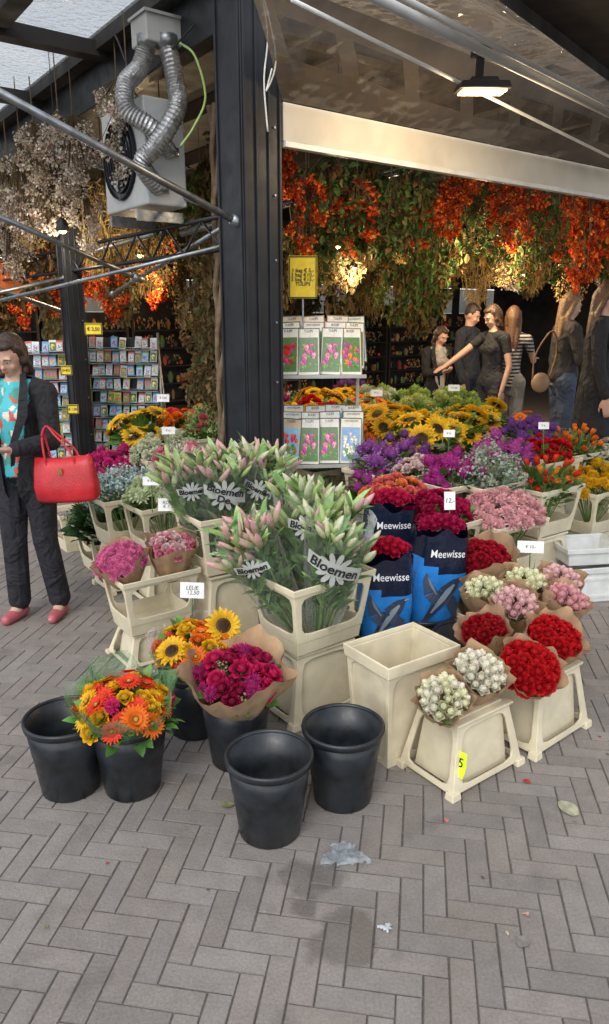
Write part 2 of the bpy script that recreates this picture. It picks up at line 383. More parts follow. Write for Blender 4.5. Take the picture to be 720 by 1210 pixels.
for pts in(((-.88,4.62,3.2),(-.93,4.62,3.08),(-1.0,4.56,2.98),(-.99,4.52,2.84),(-.86,4.55,2.75),(-.80,4.7,2.66)),((-.77,4.62,3.2),(-.73,4.6,3.0),(-.72,4.55,2.85),(-.83,4.5,2.66),(-.92,4.5,2.56),(-.86,4.65,2.45))):
    t=thing("ventilation_duct","corrugated silver ventilation duct bending over the fan unit","duct",group="ventilation ducts")
    s=spline(pts,18);q=MB();q.path(s,[.051+(.003 if i%2 else -.003) for i in range(len(s))],16);part(t,"hose",q,M_silver,False)
    for e0,e1 in((s[0]+V((0,0,-.02)),s[0]+V((0,0,.04))),(s[-1]-V((0,0,.02)),s[-1]+V((0,0,.02)))):
        q=MB();q.tube(e0,e1,.060,n=16);part(t,"clamp",q,M_steel,True)
jb=thing("junction_box","grey junction box above the two ducts","box",(-.82,4.68,3.2),(0,0,ANG))
q=MB();q.box((0,0,.06),(.26,.2,.14));part(jb,"case",q,M_ac,bevel=.008)
q=MB();q.box((0,0,.135),(.28,.22,.015));part(jb,"lid",q,M_ac)
for pts,c,r,lb,nm in(([(-.7,4.6,3.2),(-.6,4.5,3.1),(-.55,4.5,2.9),(-.62,4.5,2.75),(-.7,4.5,2.65)],(.35,.5,.15),.007,"thin green cable looping from the stall beam","power_cable"),([(-1.1,4.8,3.3),(-.95,4.7,3.05),(-.6,4.5,3.25)],(.02,.02,.02),.006,"thin black cable sagging below the beam","power_cable"),([(-.22,4.0,3.3),(-.18,4.02,3.05),(-.20,4.03,2.85),(-.185,4.03,2.62)],(.7,.7,.66),.004,"white string hanging down along the corner post","dangling_string"),([(-.22,4.0,3.3),(-.14,4.0,2.95),(-.19,4.02,2.80),(-.16,4.02,2.9)],(.7,.7,.66),.004,"looped white string hanging along the corner post","dangling_string")):
    cb=thing(nm,lb,"string" if nm[0]=='d' else "cable");q=MB();q.path(spline(pts,8),r,6,c);part(cb,"strand",q,M_paint,True)
# ------------------------------------------------------------------ flower heads
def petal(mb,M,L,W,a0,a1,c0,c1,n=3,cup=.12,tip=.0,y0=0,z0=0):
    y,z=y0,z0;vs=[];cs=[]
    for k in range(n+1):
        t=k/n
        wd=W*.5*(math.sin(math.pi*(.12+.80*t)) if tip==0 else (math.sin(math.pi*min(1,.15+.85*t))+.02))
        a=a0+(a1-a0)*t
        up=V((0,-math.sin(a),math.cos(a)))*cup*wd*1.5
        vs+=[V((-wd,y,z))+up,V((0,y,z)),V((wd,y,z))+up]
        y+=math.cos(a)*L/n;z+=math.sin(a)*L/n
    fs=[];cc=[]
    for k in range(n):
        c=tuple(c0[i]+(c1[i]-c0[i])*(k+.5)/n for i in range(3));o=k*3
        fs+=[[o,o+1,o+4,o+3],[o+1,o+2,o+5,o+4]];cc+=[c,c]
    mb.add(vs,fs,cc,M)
Rz=lambda a:Matrix.Rotation(a,4,'Z')
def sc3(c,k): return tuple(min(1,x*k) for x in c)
rad=math.radians
def jit(c,r,k=.15):
    f=1+r.uniform(-k,k);return tuple(max(0,min(1,x*f*(1+r.uniform(-.06,.06)))) for x in c)
def H_rose(r,c):
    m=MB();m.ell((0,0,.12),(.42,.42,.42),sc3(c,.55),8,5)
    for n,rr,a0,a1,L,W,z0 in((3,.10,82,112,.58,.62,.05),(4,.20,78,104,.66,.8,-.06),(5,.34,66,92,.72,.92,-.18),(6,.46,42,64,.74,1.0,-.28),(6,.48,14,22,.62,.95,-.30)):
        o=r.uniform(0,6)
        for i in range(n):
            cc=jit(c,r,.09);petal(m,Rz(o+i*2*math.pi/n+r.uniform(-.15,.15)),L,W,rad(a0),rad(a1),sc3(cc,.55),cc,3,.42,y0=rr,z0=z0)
    return m
def H_bloom(r,c):
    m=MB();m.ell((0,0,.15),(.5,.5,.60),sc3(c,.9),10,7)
    for n,rr,a0,a1,L,W,z0 in((2,.10,84,118,.62,.75,.28),(3,.26,84,112,.95,1.05,-.05),(4,.44,78,104,1.05,1.2,-.30),(5,.60,60,84,.90,1.2,-.40)):
        o=r.uniform(0,6)
        for i in range(n):
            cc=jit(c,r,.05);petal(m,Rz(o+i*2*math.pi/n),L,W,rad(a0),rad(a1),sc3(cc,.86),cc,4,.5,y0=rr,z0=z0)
    return m
def H_pom(r,c,n=80,w=.36):
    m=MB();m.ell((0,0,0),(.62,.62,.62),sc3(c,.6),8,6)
    for i in range(n):
        t=(i+.5)/n;th=math.acos(1-t*1.15);ph=i*2.39996
        M=Rz(ph+r.uniform(-.2,.2))@Matrix.Rotation(math.pi/2-th+r.uniform(-.2,.2),4,'X')
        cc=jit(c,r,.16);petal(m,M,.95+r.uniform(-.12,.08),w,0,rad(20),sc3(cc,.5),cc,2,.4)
    return m
def H_spike(r,c): return H_pom(r,c,64,.13)
def disc(m,rad_,c0,c1,r,z=.02,n=14,h=.12):
    for k in range(3):
        r0,r1=rad_*k/3,rad_*(k+1)/3
        for i in range(n):
            a,b=2*math.pi*i/n,2*math.pi*(i+1)/n
            f=lambda q:z+h*(1-(q/rad_)**2)
            cc=jit(c0 if k<2 else c1,r,.35)
            m.add([(r0*math.cos(a),r0*math.sin(a),f(r0)),(r1*math.cos(a),r1*math.sin(a),f(r1)),(r1*math.cos(b),r1*math.sin(b),f(r1)),(r0*math.cos(b),r0*math.sin(b),f(r0))],[[0,1,2,3]],cc)
def H_sun(r,c):
    m=MB()
    for row,(a0,L) in enumerate(((12,.62),(28,.52))):
        for i in range(18):
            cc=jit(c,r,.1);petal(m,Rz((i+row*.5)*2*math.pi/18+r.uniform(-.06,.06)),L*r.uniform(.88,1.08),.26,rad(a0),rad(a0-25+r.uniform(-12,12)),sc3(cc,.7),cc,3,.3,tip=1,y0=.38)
    disc(m,.43,(.035,.018,.008),(.09,.045,.01),r,h=.1)
    return m
def H_gerb(r,c):
    m=MB()
    for row,(a0,L,y0) in enumerate(((5,.72,.26),(22,.6,.22),(45,.30,.16))):
        for i in range(20):
            cc=jit(c,r,.1);petal(m,Rz((i+row*.5)*2*math.pi/20+r.uniform(-.05,.05)),L*r.uniform(.92,1.05),.25,rad(a0),rad(a0-18),sc3(cc,.75),cc,2,.15,y0=y0)
    disc(m,.2,(.5,.35,.05),(.25,.12,.02),r,z=.08,n=10,h=.07)
    return m
def H_bud(r,c):
    m=MB();n=8;prof=[(.07,0),(.17,.25),(.22,.6),(.19,1.1),(.10,1.5),(.01,1.7)]
    vs=[];cs=[];g_=(.30,.40,.12)
    for rr,z in prof:
        for i in range(n):
            a=i*2*math.pi/n;k=1+.14*(i%2);vs.append((rr*k*math.cos(a),rr*k*math.sin(a),z))
    fs=[]
    for k in range(len(prof)-1):
        for i in range(n):
            fs.append([k*n+i,k*n+(i+1)%n,(k+1)*n+(i+1)%n,(k+1)*n+i]);t=min(1,k/3.);cs.append(jit(tuple(g_[q]*(1-t)+c[q]*t for q in range(3)),r,.08))
    m.add(vs,fs,cs);return m
def H_tulip(r,c):
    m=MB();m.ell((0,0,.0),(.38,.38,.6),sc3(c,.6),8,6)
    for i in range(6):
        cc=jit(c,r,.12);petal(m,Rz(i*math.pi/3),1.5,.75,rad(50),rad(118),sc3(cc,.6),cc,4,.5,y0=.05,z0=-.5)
    return m
def H_tiny(r,c):
    m=MB()
    for i in range(46):
        d=V((r.gauss(0,1),r.gauss(0,1),r.gauss(.3,1))).normalized()*r.uniform(.5,1);s=r.uniform(.06,.12)
        q=d.to_track_quat('Z','Y').to_matrix().to_4x4();M=Matrix.Translation(d)@q@Rz(r.uniform(0,3))
        m.add([(-s,-s,0),(s,-s,.03),(s,s,0),(-s,s,.03)],[[0,1,2,3]],jit(c,r,.2),M)
        if i%3==0: m.tube((0,0,-.4),d,.012,n=3,col=(.2,.27,.12),caps=False)
    return m
HF=dict(rose=H_rose,bloom=H_bloom,pom=H_pom,spike=H_spike,sun=H_sun,gerb=H_gerb,bud=H_bud,tulip=H_tulip,tiny=H_tiny)
HC={}
PART={'rose':'rose','bloom':'rosebud','pom':'carnation','spike':'aster','sun':'sunflower_head','gerb':'gerbera_head','bud':'lily_bud','tulip':'tulip_head','tiny':'spray_blossom'}
def head(kind,c,k):
    key=(kind,c,k)
    if key not in HC:
        mb=HF[kind](random.Random(k*7+int(sum(c)*100)),c);HC[key]=[mb,None]
    return HC[key]
def headmesh(kind,c,k):
    h=head(kind,c,k)
    if h[1] is None:h[1]=h[0].mesh(PART[kind],M_pet,True)
    return h[1]
GRN=(.08,.18,.035);GRND=(.03,.075,.025);GRNL=(.18,.30,.08)
def leafm(mb,p,d,L,W,c,r,droop=.5,n=4):
    q=V(d).to_track_quat('Y','Z').to_matrix().to_4x4()
    petal(mb,Matrix.Translation(p)@q@Matrix.Rotation(r.uniform(-.7,.7),4,'Y'),L,W,rad(12),rad(-45*droop),c,sc3(jit(c,r,.25),1.2),n,.2,tip=1)
def kraft(mb,h0,h1,r0,r1,r):
    o=r.uniform(0,6);K=6;prof=[(r0+(r1-r0)*((k/K)**(1-.3)),h0+(h1-h0)*k/K) for k in range(K+1)]
    ph=[r.uniform(0,6) for _ in range(5)]
    def wob(a,k,rr,z):
        t=k/K
        w1=.07*math.sin(5*a+ph[0]+t*2)+.05*math.sin(9*a+ph[1]-t*3)+.03*math.sin(17*a+ph[2])
        lift=(abs(math.sin(1.5*a+o))**1.5*.38-.08)*(r1)*t*t
        if t>.95: rr*=1+.06*math.sin(11*a+ph[3])
        return rr*(1+w1*(.4+.6*t)),z+lift
    mb.rev(prof,44,(1,1,1),wob=wob)
def bouquet(name,label,cat,loc,R,h,kinds,n,near=True,wrap=None,tilt=(0,0),leafc=GRN,leafn=26,rmin=.04,flat=.75,sx=1,group=None,thmax=78,rotz=0,leaflen=1.0,stems=True,lo=15,rag=.12):
    r=random.Random(int(abs(loc[0]*1000)+abs(loc[1]*733)));root=thing(name,label,cat,loc,(tilt[0],tilt[1],rotz),group)
    bl=MB();lv=MB();smb=MB();hd=[]
    for i in range(n):
        t=(i+.5)/n;th=math.acos(1-t*(1-math.cos(rad(thmax))));ph=i*2.39996+.3
        th*=r.uniform(.93,1.05)
        d=V((math.sin(th)*math.cos(ph),math.sin(th)*math.sin(ph),math.cos(th)))
        pos=V((R*d.x*sx,R*d.y,h+(d.z-1)*R*flat+r.uniform(-rag,rag)*R))
        k=kinds[r.choices(range(len(kinds)),[q[3] for q in kinds])[0]]
        s=k[2]*r.uniform(.82,1.12);dn=(d+V((r.uniform(-.25,.25),r.uniform(-.25,.25),.35))).normalized()
        M=Matrix.Translation(pos)@dn.to_track_quat('Z','Y').to_matrix().to_4x4()@Rz(r.uniform(0,6))@Matrix.Scale(s,4)
        kk=r.randrange(3)
        if near: hd.append((k,kk,M))
        else: bl.app(head(k[0],k[1],kk)[0],M)
        if stems and i%2==0: smb.tube((pos.x*.15,pos.y*.15,0),pos,.0035,n=4,col=GRNL,caps=False)
    for k,kk,M in hd: part(root,PART[k[0]],headmesh(k[0],k[1],kk),None,M=M)
    if not near: part(root,"blossoms",bl,M_pet,True)
    for i in range(leafn):
        th=rad(r.uniform(lo,98));ph=r.uniform(0,6.28);d=V((math.sin(th)*math.cos(ph),math.sin(th)*math.sin(ph),math.cos(th)))
        p=V((R*d.x*sx*.85,R*d.y*.85,h+(d.z-1)*R*flat-.02));leafm(lv,p,(d+V((0,0,.2))).normalized(),r.uniform(.6,1.1)*rmin*2.0*leaflen,rmin*1.0,jit(leafc,r,.3),r)
    for i in range(leafn*2):
        ph=r.uniform(0,6.28);rr=R*r.uniform(.2,.85);z=h-R*flat*r.uniform(.5,1.3)-.02
        leafm(lv,V((rr*math.cos(ph)*sx,rr*math.sin(ph),z)),V((math.cos(ph),math.sin(ph),r.uniform(.0,.8))),rmin*2.0*leaflen,rmin*1.1,jit(leafc,r,.3),r)
    part(root,"leaves",lv,M_leaf,True)
    if stems: part(root,"stems",smb,M_leaf)
    if wrap:
        w=MB();b0,hh,rb,rt=wrap[1:]
        kraft(w,b0,hh,rb,rt,r);part(root,"paper_wrap" if wrap[0]=='k' else "film_wrap",w,{'k':M_kraft,'c':M_cello,'g':M_cellog}[wrap[0]],True)
    return root
# ------------------------------------------------------------------ crates and buckets
def panel(mb,c,hx,hy,th):
    bl,br,tr,tl=[V(x) for x in c];nrm=(br-bl).cross(tl-bl).normalized()
    def bi(s,t):
        s=(s+1)/2;t=(t+1)/2;return bl*(1-s)*(1-t)+br*s*(1-t)+tr*s*t+tl*(1-s)*t
    if hx==0:
        o=[bl,br,tr,tl];i=[p-nrm*th for p in o];mb.add(o+i,[[0,1,2,3],[7,6,5,4]]+[[(k+1)%4,k,4+k,4+(k+1)%4] for k in range(4)],(1,1,1));return
    n=32;O=[];I=[]
    for k in range(n):
        a=2*math.pi*k/n;c_,s_=math.cos(a),math.sin(a);m_=max(abs(c_),abs(s_));O.append(bi(c_/m_,s_/m_))
        e=(abs(c_)**7+abs(s_)**7)**(-1/7);I.append(bi(c_*e*hx,s_*e*hy))
    vs=O+I+[p-nrm*th for p in O]+[p-nrm*th for p in I];fs=[]
    for k in range(n):
        j=(k+1)%n;fs+=[[k,j,n+j,n+k],[2*n+j,2*n+k,3*n+k,3*n+j],[n+k,n+j,3*n+j,3*n+k],[j,k,2*n+k,2*n+j]]
    mb.add(vs,fs,(1,1,1))
def sides(mb,bx,by,z0,tx,ty,z1,hx,hy,th):
    for (s,) in((1,),(-1,)):
        panel(mb,[(-bx*s,-by*s,z0),(bx*s,-by*s,z0),(tx*s,-ty*s,z1),(-tx*s,-ty*s,z1)],hx,hy,th)
        panel(mb,[(bx*s,-by*s,z0),(bx*s,by*s,z0),(tx*s,ty*s,z1),(tx*s,-ty*s,z1)],hx,hy,th)
GC="cream plastic flower crates"
def mk_stand():
    o=thing("crate_stand","cream plastic flower crate turned upside down as a stand","crate",(0,0,-50),group=GC)
    q=MB();sides(q,.150,.105,.012,.125,.085,.275,0,0,.006);q.box((0,0,.275),(.262,.18,.008));part(o,"body",q,M_cream,bevel=.003)
    q=MB();sides(q,.198,.142,.02,.145,.10,.29,.80,.84,.010);part(o,"side_frame",q,M_cream,bevel=.002)
    q=MB();q.box((0,0,.296),(.315,.225,.012));q.box((0,0,.306),(.25,.165,.008));part(o,"top_plate",q,M_cream,bevel=.004)
    for x in(-1,1):
        for y in(-1,1):
            q=MB();q.box((x*.188,y*.132,.016),(.05,.044,.032),top=.85);part(o,"foot",q,M_cream,bevel=.004)
    return o
def mk_open():
    o=thing("flower_crate","cream plastic flower crate with open sides","crate",(0,0,-50),group=GC)
    q=MB();sides(q,.165,.118,.0,.172,.125,.07,0,0,.006);q.box((0,0,.006),(.325,.23,.01));part(o,"tray",q,M_cream,bevel=.002)
    q=MB();sides(q,.172,.126,.055,.205,.152,.29,.84,.72,.009);part(o,"side_frame",q,M_cream,bevel=.002)
    q=MB();sides(q,.213,.160,.272,.216,.163,.30,0,0,.009);part(o,"rim",q,M_cream,bevel=.003);return o
def mk_tall():
    o=thing("tall_flower_crate","empty tall cream plastic flower crate standing upright","crate",(0,0,-50),group=GC)
    q=MB();sides(q,.142,.100,.0,.172,.122,.44,0,0,.006);q.box((0,0,.008),(.28,.195,.01));part(o,"body",q,M_cream,bevel=.002)
    q=MB();sides(q,.150,.108,.0,.180,.130,.42,.86,.90,.009);part(o,"side_frame",q,M_cream,bevel=.002)
    q=MB();sides(q,.186,.136,.405,.190,.140,.455,0,0,.010);part(o,"rim",q,M_cream,bevel=.003);return o
def mk_bucket():
    o=thing("bucket","empty black plastic flower bucket","bucket",(0,0,-50),group="black flower buckets")
    q=MB();q.rev([(0,.004),(.095,.004),(.099,0),(.103,.004),(.122,.16),(.124,.162),(.139,.284),(.135,.284),(.119,.15),(.097,.012),(0,.012)],48);part(o,"body",q,M_black,True)
    q=MB();q.rev([(.134,.286),(.138,.270),(.144,.268),(.147,.284),(.146,.291),(.140,.294),(.135,.290),(.134,.286)],48);part(o,"rim",q,M_black,True);return o
T_st,T_op,T_ta,T_bu=mk_stand(),mk_open(),mk_tall(),mk_bucket()
def put(T,x,y,z=0,rz=ANG,sz=1,label=None,s=1): return copy_thing(T,(x,y,z),rz,(s,s,s*sz),label)
for x,y,l in((-.12,2.16,"empty black plastic bucket standing in front"),(.14,2.34,"empty black plastic bucket beside the tall crate"),(-.885,2.40,"empty black bucket at the end of the row"),(.745,3.07,"empty black tub beside the blue bags")):
    put(T_bu,x,y,0,R_.uniform(0,6),label=l,s=1.03 if y<3 else 1.1)
put(T_bu,-.65,2.40,label="black bucket holding the orange gerbera bouquet")
put(T_bu,-.655,2.405,.035,label="black bucket nested inside another, under the gerbera bouquet")
put(T_bu,-.27,2.58,label="black bucket holding the burgundy rose bouquet")
put(T_bu,-.47,2.80,label="black bucket holding the sunflower bouquet")
put(T_bu,.34,3.22,label="black bucket holding a printed blue sleeve")
put(T_bu,.60,3.40,label="black bucket holding a printed blue sleeve")
put(T_st,.62,2.54,sz=.92,label="upside-down cream crate stand with a neon price tag, under white rosebuds")
put(T_st,.99,2.80,sz=1.03,rz=ANG+.05,label="upside-down cream crate stand under the red roses")
put(T_st,1.05,3.24,sz=1.1,label="upside-down cream crate stand under pale bouquets")
put(T_ta,.39,2.68,rz=ANG-.04)
put(T_st,.03,3.01,sz=1.05,s=1.03,label="upside-down cream crate stand under the lily crate")
put(T_op,.03,3.01,.335,s=1.06,rz=ANG+.03,label="open sided cream crate holding wrapped lilies")
put(T_st,-.43,3.75,sz=1.35,label="upside-down cream crate stand under the rear lily crate")
put(T_op,-.43,3.75,.42,s=1.05,rz=ANG-.03,label="open sided cream crate holding the rear lilies")
put(T_st,-.80,3.55,sz=.55,label="low cream crate stand under pink carnations")
put(T_op,-.80,3.55,.172,label="open sided cream crate holding pink carnation bouquets")
put(T_op,.88,3.56,.0,label="cream crate holding the tilted red rose bouquet")
put(T_op,-1.73,5.42,0,label="cream crate on the paving near the seed rack");put(T_op,-1.45,5.2,0)
tb=thing("white_tub","white plastic tub standing on the paving","tub",(1.76,4.36,0),(0,0,rad(12)),scale=(1.12,1.12,1.0))
q=MB();sides(q,.15,.11,0,.165,.125,.22,0,0,.006);q.box((0,0,.006),(.29,.21,.01));part(tb,"body",q,M_whitep,bevel=.003)
q=MB();sides(q,.178,.138,.20,.182,.142,.235,0,0,.012);part(tb,"rim",q,M_whitep,bevel=.003)
q=MB();sides(q,.158,.118,.03,.168,.128,.17,.8,.7,.006);part(tb,"rib",q,M_whitep,bevel=.002)
tb2=thing("white_tub","second white plastic tub stacked on the first","tub",(1.77,4.38,.24),(0,0,rad(9)),scale=(1.12,1.12,1.0))
q=MB();sides(q,.15,.11,0,.165,.125,.10,0,0,.006);q.box((0,0,.006),(.29,.21,.01));part(tb2,"body",q,M_whitep,bevel=.003)
q=MB();sides(q,.178,.138,.085,.182,.142,.115,0,0,.012);part(tb2,"rim",q,M_whitep,bevel=.003)
# ------------------------------------------------------------------ near bouquets
RED=(.60,.008,.014);DRED=(.40,.006,.014);ORG=(.88,.19,.012);YEL=(.88,.52,.015);PNK=(.80,.25,.36);HPK=(.70,.04,.25);BURG=(.40,.01,.07);WHT=(.84,.80,.66);CRM=(.80,.80,.54);MAG=(.50,.03,.30);PUR=(.24,.06,.34);LIM=(.42,.56,.13);LPK=(.82,.54,.54);BLU=(.48,.62,.64)
def bq(*a,**k):
    k.setdefault('lo',50);return bouquet("flower_bouquet",*a,**k)
bq("orange gerbera and yellow rose bouquet wrapped in green film","bouquet",(-.655,2.40,.17),.165,.27,[("gerb",ORG,.052,5),("gerb",(.85,.06,.02),.05,3),("rose",YEL,.038,4),("gerb",YEL,.048,2),("pom",(.75,.03,.18),.034,1)],36,wrap=('g',.09,.235,.09,.20),leafn=34,rmin=.04,leafc=(.10,.24,.05),tilt=(rad(8),0))
bq("sunflower and orange rose bouquet with green leaves","bouquet",(-.47,2.80,.15),.16,.335,[("sun",YEL,.066,3),("rose",ORG,.042,4),("gerb",ORG,.045,2),("pom",(.85,.16,.10),.032,2),("rose",YEL,.038,2)],32,wrap=('c',.12,.28,.08,.19),leafn=34,rmin=.04,tilt=(rad(10),rad(4)),leafc=(.10,.24,.05))
o=thing("sunflower","single large sunflower standing in the bouquet","sunflower",(-.335,2.78,.49),(rad(56),0,rad(22)))
part(o,"sunflower_head",headmesh("sun",YEL,1),None,M=Matrix.Scale(.08,4))
q=MB();q.path(spline([(0,0,0),(0,-.02,-.05),(0,-.16,-.03),(-.02,-.3,0)],6),.006,6,GRN);part(o,"stem",q,M_leaf,True)
bq("burgundy and magenta rose bouquet in kraft paper","bouquet",(-.27,2.58,.15),.155,.31,[("rose",BURG,.044,5),("rose",(.62,.015,.11),.046,4),("pom",(.50,.03,.20),.038,2),("tiny",(.2,.3,.12),.035,.6)],38,wrap=('k',.07,.265,.06,.21),leafn=16,rmin=.035,tilt=(rad(10),rad(3)))
def small(label,x,y,z,R,kinds,n,zb,tilt=(.35,0),wr=1.38,up=.90):
    h=z-zb
    kinds=[(a,b_,c_*1.12,d_) for a,b_,c_,d_ in kinds]
    return bq(label,"bouquet",(x,y+tilt[0]*h*.9,zb),R,h/math.cos(tilt[0]),kinds,n,wrap=('k',.0,h*up,R*.45,R*wr),leafn=3,rmin=.018,tilt=(tilt[0],tilt[1]),flat=.5,group="paper wrapped rose bouquets",rag=.06)
small("cream white rosebuds wrapped in kraft paper",.52,2.40,.40,.084,[("bloom",CRM,.0235,1),("bloom",WHT,.0235,.8)],28,.27,(.5,-.1),1.3)
small("white rosebuds wrapped in kraft paper",.655,2.52,.445,.090,[("bloom",WHT,.0245,1)],30,.28,(.35,.1),1.32)
small("red roses wrapped in kraft paper",.885,2.60,.42,.108,[("rose",RED,.033,1)],28,.30,(.6,0),1.22)
small("red roses wrapped in kraft paper",1.03,2.80,.465,.10,[("rose",RED,.03,1)],24,.31,(.45,.15))
small("dark red roses wrapped in kraft paper",.80,2.86,.47,.085,[("rose",DRED,.026,1)],22,.31,(.3,-.3))
small("pale pink roses wrapped in kraft paper",.95,3.05,.51,.092,[("bloom",LPK,.026,1)],26,.33,(.3,0))
small("pale green roses wrapped in kraft paper",.87,3.16,.53,.08,[("bloom",CRM,.026,1)],20,.33,(.2,-.2))
small("cream roses wrapped in kraft paper",1.04,3.22,.55,.088,[("bloom",CRM,.026,1)],22,.34,(.15,0))
small("pink roses wrapped in kraft paper",1.15,3.06,.53,.08,[("bloom",(.74,.38,.40),.026,1)],20,.34,(.25,.2))
small("pale roses wrapped in kraft paper",1.2,3.26,.55,.08,[("bloom",LPK,.026,1)],20,.34,(.2,.1))
bq("red roses in tilted kraft paper in a crate","bouquet",(.93,3.58,.10),.14,.52,[("rose",(.45,.006,.025),.038,1)],40,wrap=('k',.1,.47,.07,.19),leafn=10,rmin=.03,tilt=(rad(12),rad(-6)),thmax=95)
small("pink carnations wrapped in kraft paper",-.90,3.45,.58,.115,[("pom",(.80,.20,.40),.034,1)],30,.40,(.35,-.15),1.2)
small("pale pink roses wrapped in kraft paper",-.70,3.55,.63,.11,[("rose",LPK,.03,1),("rose",PNK,.028,1)],24,.40,(.25,.1),1.2)
# ------------------------------------------------------------------ text
def textmesh(body,size,ext=.0004,align='CENTER',shear=0,bold=0):
    c=bpy.data.curves.new("lettering","FONT");c.body=body;c.size=size;c.extrude=ext;c.align_x=align;c.align_y='CENTER';c.space_line=.85;c.shear=shear;c.offset=bold;c.resolution_u=3
    o=bpy.data.objects.new("lettering_tmp",c);COL.objects.link(o);dg=bpy.context.evaluated_depsgraph_get()
    me=bpy.data.meshes.new_from_object(o.evaluated_get(dg));bpy.data.objects.remove(o);bpy.data.curves.remove(c);return me
M_ink=mat("black ink",(.015,.015,.02),.6,nz=None);M_winkk=mat("white ink",(.85,.85,.85),.5,nz=None)
def text(parent,body,size,M,mt,**k):
    me=textmesh(body,size,**k);me.materials.append(mt);o=bpy.data.objects.new("lettering",me);COL.objects.link(o);o.parent=parent;o.matrix_local=M;return o
def conetext(parent,body,size,th0,z0,rf,mt,M=None,ang=0,**k):
    me=textmesh(body,size,0,**k);ca_,sa_=math.cos(ang),math.sin(ang)
    for v in me.vertices:
        x=v.co.x*ca_-v.co.y*sa_;y=v.co.x*sa_+v.co.y*ca_
        z=z0+y;r=rf(z)+.0035;a=th0+x/r;v.co=(r*math.cos(a),r*math.sin(a),z)
    me.materials.append(mt);o=bpy.data.objects.new("lettering",me);COL.objects.link(o);o.parent=parent
    if M is not None:o.matrix_local=M
    return o
# ------------------------------------------------------------------ lilies
M_print=mat("printed white film",(.62,.64,.60),.3,nz=(10,.8,1.05),alpha=.8)
M_printd=mat("printed dark film",(.03,.035,.03),.3,nz=(10,.85,1.05),alpha=.75)
def lily(label,base,d,L,rt,txt,size,seed,spread=1.0,pink=.3,tr=0,zp=.76,se=.46):
    r=random.Random(seed);d=V(d).normalized()
    root=thing("lily_bouquet",label,"bouquet",base,group="wrapped lily bouquets");root.rotation_mode='QUATERNION';qq=d.to_track_quat('Z','Y');root.rotation_quaternion=qq
    lv=MB();stm=MB()
    for s in range(13):
        ph=s*2.4;rr=rt*.95*math.sqrt((s+.5)/13)*spread
        top=V((rr*math.cos(ph),rr*math.sin(ph),L*r.uniform(.80,1.0)))
        p0=V((rr*.2*math.cos(ph),rr*.2*math.sin(ph),0));stm.tube(p0,top,.005,n=5,col=GRNL,caps=False)
        for k in range(14):
            t=r.uniform(.25,.98);p=p0+(top-p0)*t;a=r.uniform(0,6.28);leafm(lv,p,(math.cos(a),math.sin(a),1.3),r.uniform(.10,.17),.038,jit(r.choice([(.20,.34,.10),(.30,.44,.18),(.13,.25,.08)]),r,.25),r,r.uniform(.3,1.2),5)
        for k in range(4):
            a=k*1.57+r.uniform(-.5,.5);dd=V((math.cos(a)*.7+top.x*1.3,math.sin(a)*.7+top.y*1.3,1)).normalized()
            c=(.72,.42,.42) if r.random()<pink else ((.68,.68,.48) if r.random()<.5 else (.42,.53,.22))
            pt_=top+V((math.cos(a)*.02,math.sin(a)*.02,-.05*r.random()))
            M=Matrix.Translation(pt_)@dd.to_track_quat('Z','Y').to_matrix().to_4x4()@Matrix.Scale(r.uniform(.042,.072),4)
            part(root,"lily_bud",headmesh("bud",c,r.randrange(3)),None,M=M)
    part(root,"leaves",lv,M_leaf,True);part(root,"stems",stm,M_leaf)
    z1=L*.90;rf=lambda z:.05+(rt*1.08-.05)*max(0,z/z1)**.8
    w=MB();ph=[r.uniform(0,6) for _ in range(3)]
    w.rev([(rf(z1*k/8),z1*k/8) for k in range(9)],48,wob=lambda a,k,rr,z:(rr*(1+.04*math.sin(6*a+ph[0]+k*.5)+.03*math.sin(13*a+ph[1]-k*.6)),z+(k/8)**3*.07*abs(math.sin(2*a+ph[2]))))
    part(root,"film_sleeve",w,M_cello,True)
    v=qq.inverted()@V((-base[0]+tr,-base[1],.6)).normalized();th=math.atan2(v.y,v.x)
    zc=z1*zp;nn=11
    def cp(x,y,o=.0045):
        z=zc+y;rr=rf(z)*1.06+o;a=th+x/rr;return (rr*math.cos(a),rr*math.sin(a),z)
    S=rt*se
    def star(off,k0):
        em=MB()
        for k in range(nn):
            a=2*math.pi*(k+k0)/nn+seed
            outl=[(t*S*math.cos(a)-wd*S*math.sin(a),t*S*math.sin(a)+wd*S*math.cos(a)) for t,wd in ((.22,.05),(.55,.14),(.85,.13),(1.0,.03))]
            outr=[(t*S*math.cos(a)+wd*S*math.sin(a),t*S*math.sin(a)-wd*S*math.cos(a)) for t,wd in ((.22,.05),(.55,.14),(.85,.13),(1.0,.03))]
            for j in range(3): em.add([cp(*outl[j],off),cp(*outr[j],off),cp(*outr[j+1],off),cp(*outl[j+1],off)],[[0,1,2,3]],(1,1,1))
        return em
    part(root,"printed_emblem",star(.0045,0),M_print);part(root,"printed_emblem",star(.003,.5),M_printd)
    bn_=MB()
    for i in range(8):
        xs=[(-.9+i*.225)*size*2.2,(-.9+(i+1)*.225)*size*2.2]
        def cq(x,y):
            z=zc+y-.25*x;rr=rf(z)*1.06+.006;a=th+x/rr;return(rr*math.cos(a),rr*math.sin(a),z)
        bn_.add([cq(xs[0],-size*.5),cq(xs[1],-size*.5),cq(xs[1],size*.55),cq(xs[0],size*.55)],[[0,1,2,3]],(1,1,1))
    part(root,"printed_band",bn_,M_print)
    conetext(root,txt,size,th,zc,lambda z:rf(z)*1.06+.0055,M_ink,ang=-.245,bold=.0014)
    return root
BL="Bloemen"
lily("sleeved lily buds leaning out of the cream crate",(-.02,2.98,.36),(-.50,-.12,1),.56,.13,BL,.036,1,pink=.75,tr=-.5,zp=.86,se=.36)
